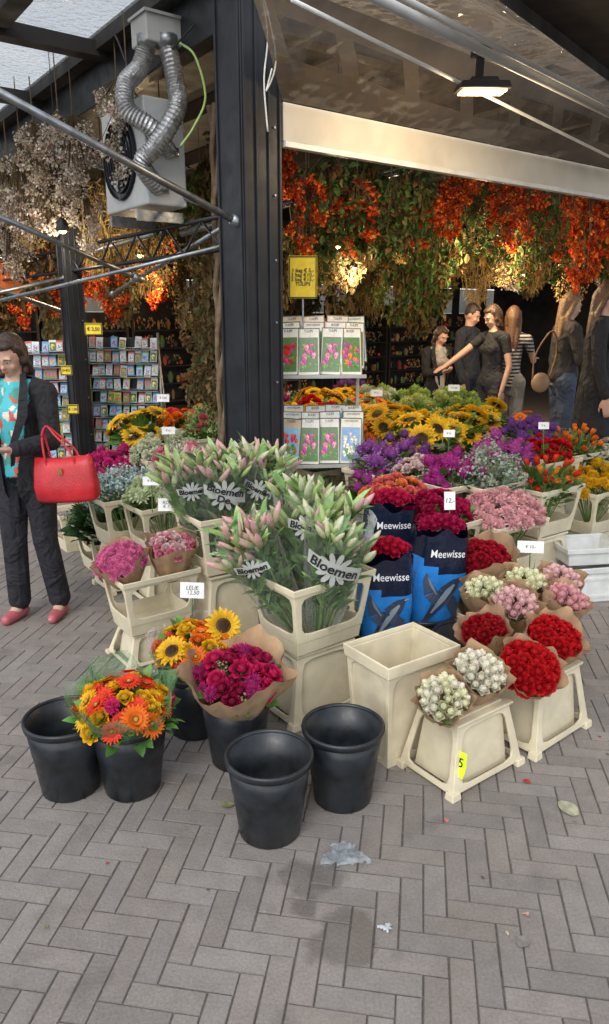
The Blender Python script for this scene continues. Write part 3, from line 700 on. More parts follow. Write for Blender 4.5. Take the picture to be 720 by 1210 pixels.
lily("tall sleeved lily buds with printed film sleeve",(.03,3.06,.36),(-.04,.06,1),.64,.135,BL,.042,2,pink=.3,zp=.86)
lily("sleeved lily buds with large printed lettering",(.07,2.97,.36),(.14,-.16,1),.58,.14,BL,.064,3,pink=.2,tr=.1,zp=.78,se=.6)
lily("rear sleeved lilies leaning over the crate edge",(-.46,3.72,.46),(-.30,-.12,1),.60,.15,BL,.036,4,pink=.6,zp=.84,se=.36)
lily("rear sleeved lilies with printed sleeve",(-.42,3.70,.46),(.02,-.12,1),.60,.16,BL+"\nDe",.055,5,pink=.5,zp=.8,se=.55)
lily("rear sleeved lilies in the cream crate",(-.36,3.76,.46),(.28,-.02,1),.60,.15,BL,.040,6,pink=.35,zp=.8,se=.4)
# ------------------------------------------------------------------ blue printed bags
M_bag=mat("blue printed plastic",None,.25,nz=(6,.75,1.2),bump=.5,bscale=14)
def bag(label,x,y,z,h,w,d,rz,seed,c,flow,lean=0,txt="Meewisse",tx=0,ts=.37):
    r=random.Random(seed);root=thing("printed_flower_bag",label,"flower bag",(x,y,z),(0,lean,rz),group="blue printed flower sleeves")
    K=18;ns=48;vs=[];ph=[r.uniform(0,6) for _ in range(4)]
    def P(a,t,off=0):
        k=.62+.38*min(1,t*1.6);e=(abs(math.cos(a))**3.2+abs(math.sin(a))**3.2)**(-1/3.2)
        wr=1+.03*math.sin(5*a+ph[0]+t*7)+.025*math.sin(9*a+ph[1]-t*9)
        zz=h*t+(.02*math.sin(3*a+ph[2])+.012*math.sin(7*a+ph[3]) if t>.98 else 0)
        return V(((w*k*e*wr+off)*math.cos(a),(d*k*e*wr+off)*math.sin(a),zz))
    q=MB();fs=[];cs=[]
    for k in range(K+1):
        for i in range(ns): vs.append(P(2*math.pi*i/ns,k/K))
    for k in range(K):
        t=k/K
        for i in range(ns):
            fs.append([k*ns+i,k*ns+(i+1)%ns,(k+1)*ns+(i+1)%ns,(k+1)*ns+i])
            edge=.74+.06*math.sin(i*2*math.pi/ns*2+1)
            cs.append(tuple(c[j]*(.7+.7*t) for j in range(3)) if t<edge else (.008,.014,.035))
    q.add(vs,fs,cs);part(root,"sleeve",q,M_bag,True)
    def S(px,pz,off=.004):
        t=max(0,min(.97,pz/h))
        lo,hi=-math.pi+.01,-.01
        for _ in range(22):
            m_=(lo+hi)/2
            if P(m_,t).x<px: lo=m_
            else: hi=m_
        p=P(lo,t);return V((p.x,p.y-off,p.z if t<.96 else pz))
    me=textmesh(txt,w*ts,0,bold=.0002)
    for v in me.vertices: v.co=S(v.co.x*.94+tx*w,h*.87+v.co.y*1.15,.005)
    me.materials.append(M_winkk);o=bpy.data.objects.new("lettering",me);COL.objects.link(o);o.parent=root
    em=MB()
    def strip(pts,col):
        for j in range(len(pts)-1):
            (x0,z0,w0),(x1,z1,w1)=pts[j],pts[j+1]
            dx,dz=x1-x0,z1-z0;l=math.hypot(dx,dz);nx,nz=-dz/l,dx/l
            for s in range(3):
                ta,tb_=s/3,(s+1)/3
                A=(x0+dx*ta,z0+dz*ta,w0+(w1-w0)*ta);B=(x0+dx*tb_,z0+dz*tb_,w0+(w1-w0)*tb_)
                em.add([S((A[0]+nx*A[2])*w,h*.52+(A[1]+nz*A[2])*w,off_),S((A[0]-nx*A[2])*w,h*.52+(A[1]-nz*A[2])*w,off_),S((B[0]-nx*B[2])*w,h*.52+(B[1]-nz*B[2])*w,off_),S((B[0]+nx*B[2])*w,h*.52+(B[1]+nz*B[2])*w,off_)],[[0,1,2,3]],col)
    off_=.004;strip([(-.75,-1.2,.02),(-.2,-.2,.20),(.1,.35,.32),(.45,.75,.2),(.66,.95,.02)],(.03,.04,.07))
    off_=.0055;strip([(-.1,.0,.20),(-.45,.35,.24),(-.66,.85,.12),(-.68,1.15,.01)],(.05,.07,.11))
    off_=.0055;strip([(.15,.25,.22),(.5,-.1,.22),(.68,-.65,.1),(.66,-1.0,.01)],(.045,.06,.10))
    off_=.007;strip([(-.35,-.45,.03),(-.05,.05,.10),(.2,.45,.11),(.42,.72,.04)],(.22,.27,.32))
    off_=.007;strip([(-.25,.32,.03),(-.5,.7,.05),(-.62,.98,.01)],(.16,.2,.26))
    off_=.007;strip([(.60,.90,.03),(.80,.92,.005)],(.6,.35,.05))
    part(root,"bird_emblem",em,M_paint)
    n=26
    for i in range(n):
        t=(i+.5)/n;a=i*2.4;rr=math.sqrt(t)*.86;p=V((w*rr*math.cos(a),d*rr*math.sin(a),h+.025+.045*(1-t)))
        dn=V((rr*math.cos(a)*.6,rr*math.sin(a)*.6,1)).normalized();M=Matrix.Translation(p)@dn.to_track_quat('Z','Y').to_matrix().to_4x4()@Rz(r.random()*6)@Matrix.Scale(.033,4)
        part(root,"rose",headmesh("rose",flow,i%3),None,M=M)
    return root
NB=(.02,.19,.55)
bag("blue printed sleeve with bird picture, full of red roses",.375,3.20,.02,.64,.125,.085,rad(6),1,NB,(.58,.01,.05),tx=.08)
bag("taller blue printed sleeve with bird picture and crimson roses",.62,3.38,.02,.70,.13,.09,rad(12),2,NB,(.45,.008,.08),lean=rad(4),tx=.04)
bag("dark blue printed sleeve with red roses behind the others",.44,3.62,.12,.67,.13,.09,rad(4),3,(.012,.05,.19),(.58,.012,.08),tx=.04)
# ------------------------------------------------------------------ display bank
def floor_z(x,y):
    d=V((x,y,0))-P0;return .2 if d.dot(D2)>-.3 and d.dot(D1)>.2 else 0
FG="bunches of cut flowers on the stall display"
placed=[];rbk=random.Random(8)
def bank(label,x,y,ztop,R,kinds,n,sx=1.25,crate=True,leafc=GRN,leafn=14,rmin=.04,rag=.22,**k):
    placed.append((x,y));zb=ztop-.42;fz=floor_z(x,y)
    if crate:
        h=zb-fz;ra=ANG+rbk.uniform(-.06,.06)
        if h>.06: put(T_st,x,y,fz,sz=h/.31,rz=ra)
        else: zb=fz
        put(T_op,x,y,zb,rz=ra)
    kinds=[(a,b_,c_*1.1,d_) for a,b_,c_,d_ in kinds]
    bouquet("flower_bunch",label+" standing in the display","flowers",(x,y,zb+.02),R,ztop-zb-.02,kinds,n,near=False,sx=sx,rotz=ANG,leafc=leafc,leafn=leafn,rmin=rmin,group=FG,flat=.8,lo=35,rag=rag,**k)
bank("large bank of pale pink carnations",1.10,3.92,.76,.19,[("pom",(.86,.48,.50),.042,1)],64,sx=1.35,leafn=6,rag=.12)
bank("deep crimson roses above blue bags",.70,3.74,.80,.16,[("rose",(.42,.006,.07),.036,1)],50)
bank("coral and orange roses",.50,3.98,.83,.17,[("rose",(.80,.18,.14),.036,2),("rose",(.85,.26,.08),.036,1)],50)
bank("grey green eucalyptus sprays",1.08,4.25,.90,.20,[("tiny",(.34,.41,.34),.06,1)],34,leafc=(.2,.28,.2),leafn=60,rag=.4)
bank("magenta asters",.88,4.22,.91,.15,[("spike",MAG,.048,1)],26,leafn=26,rag=.35)
bank("purple asters",1.28,4.62,.95,.17,[("spike",(.52,.08,.40),.052,1)],26,leafn=26,rag=.35)
bank("violet statice",.50,4.52,.92,.17,[("spike",(.34,.09,.40),.046,1),("tiny",(.36,.14,.45),.05,1)],30,leafn=34,rag=.4)
bank("magenta and green asters",.42,4.25,.80,.14,[("spike",(.44,.05,.34),.04,1)],20,leafn=36,rag=.3)
bank("white and pink roses",.70,4.32,.88,.15,[("rose",(.80,.62,.58),.033,1)],34)
bank("red roses",1.62,4.86,.92,.17,[("rose",RED,.034,1)],40)
bank("red and orange tulips",1.48,4.42,.84,.20,[("tulip",(.72,.05,.01),.034,2),("tulip",(.85,.3,.02),.034,1)],40,leafn=50,rag=.35)
bank("yellow carnations",1.98,4.86,.72,.19,[("pom",YEL,.042,1)],40)
bank("white daisies",2.30,5.35,.84,.18,[("gerb",(.78,.76,.66),.04,1)],34)
bank("purple statice",1.60,5.22,.98,.18,[("spike",(.22,.07,.38),.044,1)],28,leafn=24,rag=.4)
bank("orange tulips in green leaves",1.95,5.25,.90,.18,[("tulip",ORG,.034,1)],30,leafn=40,rag=.35)
for x,y,z in((.84,5.10,1.00),(1.12,5.40,1.0),(.62,5.45,1.02),(1.35,5.75,1.03)):
    bank("sunflowers with dark centres",x,y,z,.21,[("sun",YEL,.095,1)],13,leafn=80,rmin=.06,leafc=(.12,.22,.05),rag=.35)
bank("yellow and orange sunflowers",.52,5.95,1.04,.22,[("sun",YEL,.09,2),("gerb",ORG,.06,1)],16,leafn=50,rmin=.06,rag=.35)
bank("orange gerberas",.35,5.3,.98,.2,[("gerb",ORG,.055,1)],24,leafn=40)
for x,y,c,l in((.95,6.5,LIM,"lime green chrysanthemums"),(.62,6.4,(.62,.68,.42),"white green chrysanthemums"),(1.3,6.25,LIM,"lime green chrysanthemums"),(1.0,6.0,(.55,.62,.2),"pale green chrysanthemums")):
    bank(l,x,y,1.05,.22,[("pom",c,.062,1)],20,leafn=70,rmin=.05,rag=.35)
bank("magenta and pink carnations",-1.43,5.51,.72,.22,[("pom",HPK,.045,1)],44)
bank("sunflowers beside the black post",-1.33,6.1,.92,.24,[("sun",YEL,.095,1)],16,leafn=70,rmin=.06,rag=.3)
bank("orange and red roses",-1.02,6.2,.95,.22,[("rose",ORG,.05,1),("rose",(.8,.06,.05),.05,1)],32,leafn=20)
bank("white chrysanthemums",-1.02,5.28,.86,.2,[("pom",(.70,.74,.52),.05,1)],32,leafn=16)
bank("pale blue hydrangea sprays",-1.16,4.58,.74,.19,[("tiny",BLU,.06,2),("pom",(.5,.66,.70),.04,1)],44,leafc=(.16,.26,.16),leafn=24)
bank("pale green chrysanthemums",-.88,4.38,.74,.18,[("pom",(.68,.76,.46),.05,1)],30,leafn=14)
bank("dark green leafy plants",-1.38,4.95,.46,.22,[("tiny",(.05,.12,.04),.06,1)],16,leafc=GRND,leafn=100,rmin=.06)
bank("mixed pink flowers",-.8,4.9,.86,.2,[("rose",PNK,.04,1),("tiny",(.6,.6,.5),.05,1)],34)
bank("mixed green foliage and roses",-.7,5.5,.98,.22,[("rose",(.6,.1,.15),.04,1),("tiny",(.3,.4,.15),.06,2)],30,leafn=80,rag=.4)
fills=[("mixed purple asters",[("spike",PUR,.045,1)]),("pink carnations",[("pom",PNK,.045,1)]),("yellow sunflowers",[("sun",YEL,.08,1)]),("red roses",[("rose",RED,.04,1)]),("white spray flowers",[("tiny",(.65,.65,.55),.07,1),("gerb",(.75,.73,.6),.04,.5)]),("orange gerberas",[("gerb",ORG,.05,1)]),("mixed green foliage",[("tiny",(.2,.32,.1),.07,1)]),("lime chrysanthemums",[("pom",LIM,.05,1)]),("magenta asters",[("spike",MAG,.045,1)]),("mixed green foliage",[("tiny",(.16,.28,.09),.07,1)])]
rf_=random.Random(5)
for ia in range(8):
    for ib in range(8):
        a=.75+ia*.36;b=-.45+ib*.36
        p=AB(a,b)
        if a>3.0 or (a>2.6 and b>.6) or p.y<4.5: continue
        if min((p.x-x)**2+(p.y-y)**2 for x,y in placed)<.085: continue
        f=rf_.choice(fills);bank(f[0],p.x,p.y,.88+.05*b+rf_.uniform(-.08,.09),rf_.uniform(.16,.2),f[1],17,crate=(b<.3),leafn=40,rag=.35)
# ------------------------------------------------------------------ hanging dried flowers
def cloud(seed,cols,n,rx,rz_,size,shape):
    r=random.Random(seed);m=MB()
    cl=[(r.uniform(0,6.28),r.uniform(0,1),r.uniform(.3,1)) for _ in range(max(8,n//28))]
    for i in range(n):
        if shape=='cluster':
            ca_,ct,cr_=cl[i%len(cl)];env=math.sin(math.pi*min(1,(.15+.8*ct)))**.7
            d=V((r.gauss(0,1),r.gauss(0,1),r.gauss(0,1)));d.normalize();d*=rx*.26*r.random()**.4
            p=V((rx*env*cr_*math.cos(ca_),rx*env*cr_*math.sin(ca_),-rz_*2*ct))+d;s=size*r.uniform(.6,1.3)
            p.z-=.02*r.random()
        else:
            t=r.random();z=-rz_*2*t;rr=rx*(math.sin(math.pi*min(1,(.1+.85*t)))**.7)*r.uniform(.1,1)**.5
            a=r.uniform(0,6.28);sub=int(a*2.2+t*5)%5
            if sub==0 and r.random()<.7: continue
            p=V((rr*math.cos(a),rr*math.sin(a),z));s=size*r.uniform(.6,1.3)
        c=jit(cols[min(len(cols)-1,int(r.random()**1.3*len(cols)))],r,.3)
        M=Matrix.Translation(p)@Matrix.Rotation(r.uniform(0,6.3),4,'Z')@Matrix.Rotation(r.uniform(-1.9,.4),4,'X')@Matrix.Rotation(r.uniform(-1,1),4,'Y')
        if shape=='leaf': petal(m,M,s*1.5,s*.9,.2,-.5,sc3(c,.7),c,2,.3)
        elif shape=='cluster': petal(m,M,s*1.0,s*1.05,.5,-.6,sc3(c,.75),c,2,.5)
        elif shape=='grass': m.add([(-s*.04,0,0),(s*.04,0,0),(s*.08,s*1.3,-.01),(0,s*2.0,-.02),(-s*.08,s*1.3,-.01)],[[0,1,2,3,4]],c,M)
        else: m.add([(-s*.4,-s*.4,0),(s*.4,-s*.3,.1*s),(s*.3,s*.4,0),(-s*.3,s*.4,.1*s)],[[0,1,2,3]],c,M)
        if i%12==0: m.tube((0,0,.05),p,.0022,n=3,col=(.14,.10,.05),caps=False)
    return m
FIRE=[(.80,.14,.02),(.62,.06,.012),(.85,.28,.04),(.36,.03,.01)]
GR=[(.06,.12,.03),(.10,.16,.04),(.14,.13,.04),(.20,.10,.03)]
CR_=[(.64,.56,.46),(.76,.70,.58),(.56,.40,.36),(.48,.40,.28)]
TAN=[(.52,.36,.13),(.62,.48,.21),(.38,.24,.08)]
BRN=[(.16,.11,.05),(.22,.15,.07),(.11,.12,.05)]
VIO=[(.36,.24,.3),(.5,.4,.42),(.55,.48,.3)]
def variants(tag,label,cols,n,rx,rz_,size,shape,k=3):
    L=[]
    for i in range(k):
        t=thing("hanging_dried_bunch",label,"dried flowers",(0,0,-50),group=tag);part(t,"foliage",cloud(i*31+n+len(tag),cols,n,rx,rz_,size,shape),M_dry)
        q=MB();q.tube((0,0,0),(0,0,.35),.004,n=4,col=(.2,.15,.08));part(t,"string",q,M_dry);L.append(t)
    return L
V_f=variants("orange autumn leaf garlands","drooping clusters of orange red autumn leaves hanging from the ceiling",FIRE,640,.15,.20,.024,'cluster',5)
V_g=variants("green hanging vines","hanging green and brown vine foliage under the ceiling",GR,420,.20,.26,.036,'leaf')
V_c=variants("cream dried flower bunches","fluffy cream and dusty pink dried flowers hanging upside down",CR_,1000,.17,.20,.017,'cluster')
V_t=variants("golden dried spray bunches","fine golden dried sprays hanging upside down",TAN,1000,.18,.20,.016,'dot')
V_y=variants("golden dried grass bunches","golden dried grasses hanging upside down",TAN,700,.17,.20,.04,'grass')
V_b=variants("brown dried bunches","brown dried foliage hanging in the stall",BRN,400,.2,.28,.045,'leaf')
V_v=variants("violet dried bunches","violet and beige dried flowers hanging upside down",VIO,600,.17,.2,.022,'dot',2)
rh=random.Random(21)
def hang(L,a,b,z,s=1): 
    k=s*rh.uniform(.85,1.2);copy_thing(rh.choice(L),AB(a,b,z),rh.uniform(0,6),(k,k,k*rh.uniform(.8,1.3)))
for i in range(22):
    a=.32+i*.22;hang(V_f if rh.random()<.80 else V_g,a,.22+rh.uniform(-.05,.12),2.70+rh.uniform(-.18,.14),rh.uniform(.65,1.15))
for i in range(17):
    a=.4+i*.31;hang(V_f if rh.random()<.5 else V_g,a,.75+rh.uniform(-.15,.15),2.74+rh.uniform(-.2,.1),rh.uniform(.8,1.15))
for i in range(14):
    a=.3+i*.46;hang(rh.choice([V_f,V_g,V_t,V_g]),a,1.6+rh.uniform(-.2,.2),2.85+rh.uniform(-.2,.1),1.15)
for i in range(15):
    a=.3+i*.5;hang(rh.choice([V_t,V_t,V_y,V_g,V_v]),a,2.7+rh.uniform(-.3,.3),2.72+rh.uniform(-.25,.1),1.3)
for i in range(15):
    a=.2+i*.6;hang(rh.choice([V_t,V_c,V_t,V_y,V_b]),a,4.2+rh.uniform(-.5,.5),2.76+rh.uniform(-.25,.1),1.5)
for i in range(12):
    a=.2+i*.75;hang(rh.choice([V_t,V_b,V_f,V_y]),a,6.4+rh.uniform(-.5,.5),2.8+rh.uniform(-.3,.1),1.8)
for i in range(15):
    b=.9+i*.42;hang(V_c,-.15+rh.uniform(-.2,.12),b,3.15+rh.uniform(-.25,.05),1.2)
for i in range(10):
    b=2.2+i*.5;hang(rh.choice([V_c,V_c,V_t]),-.1+rh.uniform(-.2,.2),b,2.75+rh.uniform(-.12,.1),1.15)
for i in range(12):
    b=2.6+i*.44;hang(rh.choice([V_f,V_b,V_f]),.35+rh.uniform(-.1,.3),b,2.18+rh.uniform(-.12,.1),1.0)
for z in(2.9,2.4,1.95,1.5):
    for i in range(4): hang(rh.choice([V_b,V_g,V_b]),.34+i*.16,.55+i*.5+rh.uniform(-.1,.1),z+rh.uniform(-.1,.1),.85)
vt=thing("twisted_vine_column","dry twisted vine column behind the corner post","vine",AB(.15,.55))
q=MB();rv=random.Random(3)
for s in range(5):
    q.path([V((.05*math.cos(s*1.25+k*.45)+rv.uniform(-.01,.01),.05*math.sin(s*1.25+k*.45),.2+k*.13)) for k in range(22)],.018,6,(.26,.19,.12))
part(vt,"stems",q,M_dry,True)
def shelfunit(label,loc,w,h,seed,rz,cols):
    r=random.Random(seed);o=thing("display_shelf",label,"shelf",loc,(0,0,rz))
    for x in(-w/2,w/2):
        q=MB();q.box((x,0,h/2),(.04,.3,h));part(o,"upright",q,M_dark)
    n=int(h/.3)
    for k in range(n):
        q=MB();q.box((0,0,.1+k*.3),(w-.04,.3,.02));part(o,"shelf_board",q,M_dark)
    q=MB()
    for k in range(n):
        x=-w/2+.08
        while x<w/2-.08:
            s=r.uniform(.05,.12);hh=r.uniform(.05,.20);c=jit(r.choice(cols),r,.4);z0=.115+k*.3
            ty=r.random();y=r.uniform(-.08,.04)
            if ty<.12: q.ell((x,y,z0+s*.4),(s*.45,s*.4,s*.42),c,8,6)
            elif ty<.45: q.rev([(0,z0),(s*.3,z0),(s*.5,z0+hh*.6),(s*.2,z0+hh),(0,z0+hh)],8,c,Matrix.Translation((x,y,0)))
            elif ty<.9:
                for _ in range(9): q.ell((x+r.uniform(-.5,.5)*s,y+r.uniform(-.05,.05),z0+r.uniform(.02,.2)),(.014,.014,.02),jit(r.choice(cols),r,.4),6,5)
            x+=s*1.0+r.uniform(0,.03)
    g_=part(o,"merchandise",q,M_paint);g_["kind"]="stuff";return o
WARM=[(.5,.06,.03),(.45,.26,.08),(.4,.33,.2),(.4,.16,.05),(.5,.3,.08),(.12,.2,.07)]
for i in range(8):
    shelfunit("dark shelf unit full of small colourful souvenirs",AB(.6+i*1.45,8.2,.2),1.35,1.75,i,ANG,WARM)
shelfunit("dark shelf unit full of small red souvenirs",AB(3.0,4.6,.2),1.2,1.45,31,ANG,[(.6,.05,.03),(.55,.14,.05),(.6,.6,.55)])
# ------------------------------------------------------------------ seed racks
rp=random.Random(9)
pics=[RED,ORG,YEL,PNK,MAG,PUR,(.80,.76,.62),HPK,ORG,YEL,RED]
def blob(m,x,z,s,k,c,y,st=1.0):
    pts=[(x+s*math.cos(a)*(1+.25*math.sin(k*a)),y,z+st*s*1.05*math.sin(a)*(1+.25*math.sin(k*a))) for a in [q*2*math.pi/12 for q in range(12)]]
    m.add(pts,[list(range(12))],c)
def packetmesh(w,h,bulb=False):
    m=MB()
    edge=rp.choice([(.10,.10,.09),(.30,.18,.08),(.05,.10,.05)]) if bulb else rp.choice([(.78,.78,.72),(.78,.62,.1),(.1,.3,.5),(.65,.1,.08),(.75,.75,.75),(.15,.4,.15)])
    m.box((0,0,h/2),(w,.004,h),edge)
    if bulb: m.box((0,-.0035,h*.5),(w*.92,.003,h*.95),rp.choice([(.66,.52,.34),(.78,.76,.68),(.74,.70,.58)]))
    hb_=h*.72 if bulb else h*.74;zc=h*.44
    bgc=rp.choice([(.06,.16,.04),(.12,.26,.08),(.25,.45,.70),(.30,.50,.70),(.14,.22,.10),(.45,.60,.70)])
    m.box((0,-.006,zc),(w*.84,.003,hb_),jit(bgc,rp,.2))
    c=rp.choice(pics);c2=rp.choice(pics);n=30 if bulb else 16
    for i in range(n):
        s=w*(rp.uniform(.045,.095) if bulb else rp.uniform(.06,.11));z=rp.uniform(zc-hb_/2+s*1.6,zc+hb_*.36-s*1.3)
        x=rp.uniform(-.41*w+s*1.3,.41*w-s*1.3)
        cc=c if rp.random()<.7 else c2
        if i%5==4 or z<zc-hb_*.28: cc=(.12,.30,.07)
        cc=jit(cc,rp,.3);yy=-.0080-.00012*i
        blob(m,x,z,s,rp.choice([3,3,5]),cc,yy,1.25 if bulb else 1)
        blob(m,x+s*.15,z+s*.2,s*.45,3,sc3(cc,1.45),yy-.00004,1.4);blob(m,x-s*.25,z-s*.3,s*.35,3,sc3(cc,.5),yy-.00006)
    return m.mesh("packet_face",M_print_)
def packet_t(name,label,cat,grp,w,h,bulb):
    t=thing(name,label,cat,(0,0,-50),group=grp);part(t,"packet_face",packetmesh(w,h,bulb),None);return t
SP=[packet_t("seed_packet","small printed flower seed packet with flower picture","seed packet","seed packets in the racks",.062,.105,False) for k in range(16)]
BP=[packet_t("bulb_packet","tall flower bulb packet with flower picture and dark edge","bulb packet","bulb packets on the shelf",.15,.26,True) for k in range(9)]
for i,t in enumerate(BP):
    text(t,("TULIPS","AMSTERDAM","TULIPS","BULBS")[i%4],.020 if i%4!=1 else .016,Matrix.Translation((0,-.0062,.242))@Matrix.Rotation(math.pi/2,4,'X'),M_ink)
def rack(label,loc,w,h,rz,rows,cols):
    o=thing("seed_packet_rack",label,"rack",loc,(0,0,rz))
    q=MB()
    for x in(-w/2,w/2):
        q.tube((x,0,0),(x,0,h),.012,n=6);q.tube((x,.3,0),(x,.0,h*.9),.010,n=6)
    part(o,"frame",q,M_steel,True)
    for k in range(rows):
        q=MB();z=.42+k*(h-.45)/rows
        q.box((0,-.03,z),(w,.1,.006));q.tube((-w/2,-.085,z+.02),(w/2,-.085,z+.02),.003,n=5);part(o,"wire_shelf",q,M_steel)
    q=MB();q.box((0,.02,h*.62),(w,.01,h*.7),(.05,.05,.05));part(o,"back_panel",q,M_pole)
    Mw=Matrix.Translation(loc)@Rz(rz)
    for k in range(rows):
        z=.425+k*(h-.45)/rows
        for i in range(cols):
            if rp.random()<.04: continue
            x=-w/2+(i+.5)*w/cols
            copy_thing(SP[rp.randrange(16)],Mw@V((x+rp.uniform(-.008,.008),-.055+rp.uniform(-.01,.01),z+rp.uniform(0,.014))),rot=(-.22+rp.uniform(-.10,.05),rp.uniform(-.08,.08),rz+rp.uniform(-.12,.12)))
rack("wire rack filled with rows of colourful seed packets",(-2.42,6.75,0),.62,1.55,rad(8),9,9)
rack("second wire rack filled with colourful seed packets",(-1.72,6.98,0),.72,1.58,rad(-6),9,10)
light("rack_spot_glow",(-1.9,6.1,2.3),16,(1,.85,.65),.08);copy_thing(pl,(-1.9,6.1,2.37))
def ysign(label,loc,w,h,body,size,rz=0,rx=0):
    o=thing("yellow_price_sign",label,"sign",loc,(rx,0,rz),group="yellow price signs")
    q=MB();q.box((0,0,0),(w,.008,h),(.82,.62,.03));part(o,"board",q,M_paint,bevel=.001)
    q=MB()
    for x,z,a,b in((0,h/2-.006,w,.006),(0,-h/2+.006,w,.006),(w/2-.006,0,.006,h-.02),(-w/2+.006,0,.006,h-.02)): q.box((x,-.006,z),(a,.004,b),(.02,.02,.02))
    part(o,"border",q,M_paint)
    text(o,body,size,Matrix.Translation((0,-.0065,0))@Matrix.Rotation(math.pi/2,4,'X'),M_ink,bold=.0004);return o
ysign("yellow hand lettered price sign standing above the bulb shelves",(-.01,4.68,1.955),.175,.25,"1 bag \u20ac 5,-\n3 bag \u20ac10,-\n5 bag \u20ac15,-\nTULIPS",.031)
q=MB();q.tube((0,.006,-.48),(0,.006,0),.006,n=6);part([o for o in COL.objects if o.name.startswith("yellow_price_sign")][0],"stick",q,M_steel)
ysign("small yellow price sign on the seed rack",(-1.80,6.4,1.62),.15,.10,"\u20ac 2,50",.04)
ysign("small yellow price sign between the racks",(-2.03,6.3,1.28),.10,.08,"3=\u20ac5",.03)
ysign("small yellow price sign low on the rack",(-2.0,6.3,.95),.10,.08,"\u20ac 1,50",.028)
bs=thing("bulb_shelf","white two tier metal shelf beside the corner post","shelf",(.09,4.66,0),(0,0,rad(6)))
for x in(-.25,.27):
    q=MB();q.box((x,.12,.72),(.02,.02,1.44));part(bs,"upright",q,M_ac)
for z in(.80,1.36,.40):
    q=MB();q.box((0,0,z),(.56,.26,.012));q.box((0,-.132,z+.006),(.56,.006,.022));part(bs,"shelf_board",q,M_ac,bevel=.001)
for z in(.808,1.368):
    for row in range(3):
        for i in range(4):
            copy_thing(BP[rp.randrange(9)],(-.105+i*.132+row*.02,4.565+row*.07+i*.012-(i%2)*.02,z+row*.035),rot=(-.24+rp.uniform(-.05,.05),rp.uniform(-.06,.06),rad(6)+rp.uniform(-.35,.15)),scale=(.92,.92,1.14) )
def tag(x,y,z,body,w=.085,h=.055,rz=0,stick=.18):
    o=thing("price_tag","small white handwritten price card on a stick","price tag",(x,y,z),(rad(-12),0,rz),group="white price cards")
    q=MB();q.box((0,0,0),(w,.003,h),(.82,.82,.80));part(o,"card",q,M_paint)
    q=MB();q.tube((0,.004,-stick),(0,.004,h*.3),.003,n=5,col=(.1,.2,.08));part(o,"stick",q,M_leaf)
    text(o,body,h*.36,Matrix.Translation((0,-.0022,0))@Matrix.Rotation(math.pi/2,4,'X'),M_ink,shear=.15)
for t in((-.53,3.22,.475,"LELIE\n 12,50",.115,.075),(-.74,3.85,.73,"ROSES\n\u20ac 7,50",.12,.07),(-.86,4.0,.83,"\u20ac 8,50",.1,.05),(-.93,4.95,.97,"\u20ac 6,-",.09,.05),(-1.12,5.8,1.10,"\u20ac 7,50",.1,.06),(.72,3.50,.84,"12,-",.055,.09),(1.14,3.5,.60,"\u20ac 10,-",.13,.06),(.9,4.5,1.02,"\u20ac 8,-",.07,.045),(1.2,5.9,1.17,"\u20ac 9,50",.09,.05),(.55,5.6,1.16,"\u20ac 5,-",.09,.05),(1.55,4.7,1.04,"\u20ac 6,-",.07,.045),(.35,4.9,1.10,"\u20ac 5,-",.07,.045)):
    tag(t[0],t[1],t[2],t[3],t[4],t[5],rz=rh.uniform(-.2,.2))
nt_=thing("neon_price_tag","neon yellow paper tag with the number five on the crate","price tag",(.575,2.345,.13),(rad(-12),0,rad(-53.4)))
q=MB();q.add([(-.024,0,.045),(-.024,0,-.045),(.02,0,-.05),(.026,0,0),(.018,0,.05)],[[0,1,2,3,4]],(.75,.95,.02));part(nt_,"card",q,M_paint)
text(nt_,"5",.05,Matrix.Translation((0,-.002,.005))@Matrix.Rotation(math.pi/2,4,'X'),M_ink)
# ------------------------------------------------------------------ litter
def crumple(name,label,cat,loc,rx,ry,h,col,seed,n=14,alpha=1):
    r=random.Random(seed);o=thing(name,label,cat,loc);m=MB();vs=[]
    for j in range(n+1):
        for i in range(n+1):
            u=i/n*2-1;v=j/n*2-1;k=1+.25*math.sin(3*math.atan2(v,u)+seed)
            vs.append((u*rx*k+r.uniform(-.2,.2)*rx/n*4,v*ry*k+r.uniform(-.2,.2)*ry/n*4,.004+abs(r.gauss(0,1))*h*(1-.5*max(abs(u),abs(v)))))
    fs=[[j*(n+1)+i,j*(n+1)+i+1,(j+1)*(n+1)+i+1,(j+1)*(n+1)+i] for j in range(n) for i in range(n) if (abs(i-n/2)+abs(j-n/2))<n*.72+r.uniform(-2,1)]
    m.add(vs,fs,col);part(o,"sheet",m,mat(name+" surface",col,.35,nz=(20,.7,1.1),alpha=alpha),True);return o
crumple("crumpled_wrapper","crumpled translucent plastic wrapper lying on the pavers","litter",(.13,2.02,0),.07,.05,.014,(.42,.48,.52),3,alpha=.5)
crumple("paper_scrap","small pale paper scrap on the pavers","litter",(.235,1.73,0),.018,.014,.006,(.6,.64,.66),5,6)
crumple("paper_scrap","tiny pink scrap on the pavers","litter",(.66,1.78,0),.01,.008,.004,(.6,.35,.3),6,5)
for (x,y,s,rz,c) in((.95,2.26,.055,.4,(.46,.46,.32)),(-.28,2.28,.03,1.8,(.25,.28,.12)),(.62,1.68,.03,2.5,(.28,.26,.24)),(.85,2.42,.02,1,(.5,.05,.04)),(1.3,2.5,.02,2,(.4,.35,.2)),(-.1,2.9,.03,.2,(.2,.3,.1)),(.5,2.2,.015,.2,(.6,.2,.2))):
    o=thing("fallen_leaf","dry fallen leaf lying on the pavers","leaf",(x,y,.006),(0,0,rz),group="fallen leaves")
    m=MB();petal(m,None,s*1.5,s*1.2,rad(6),rad(-3),c,c,6,.08,y0=-s*.75);part(o,"blade",m,M_leaf)
rc=random.Random(77)
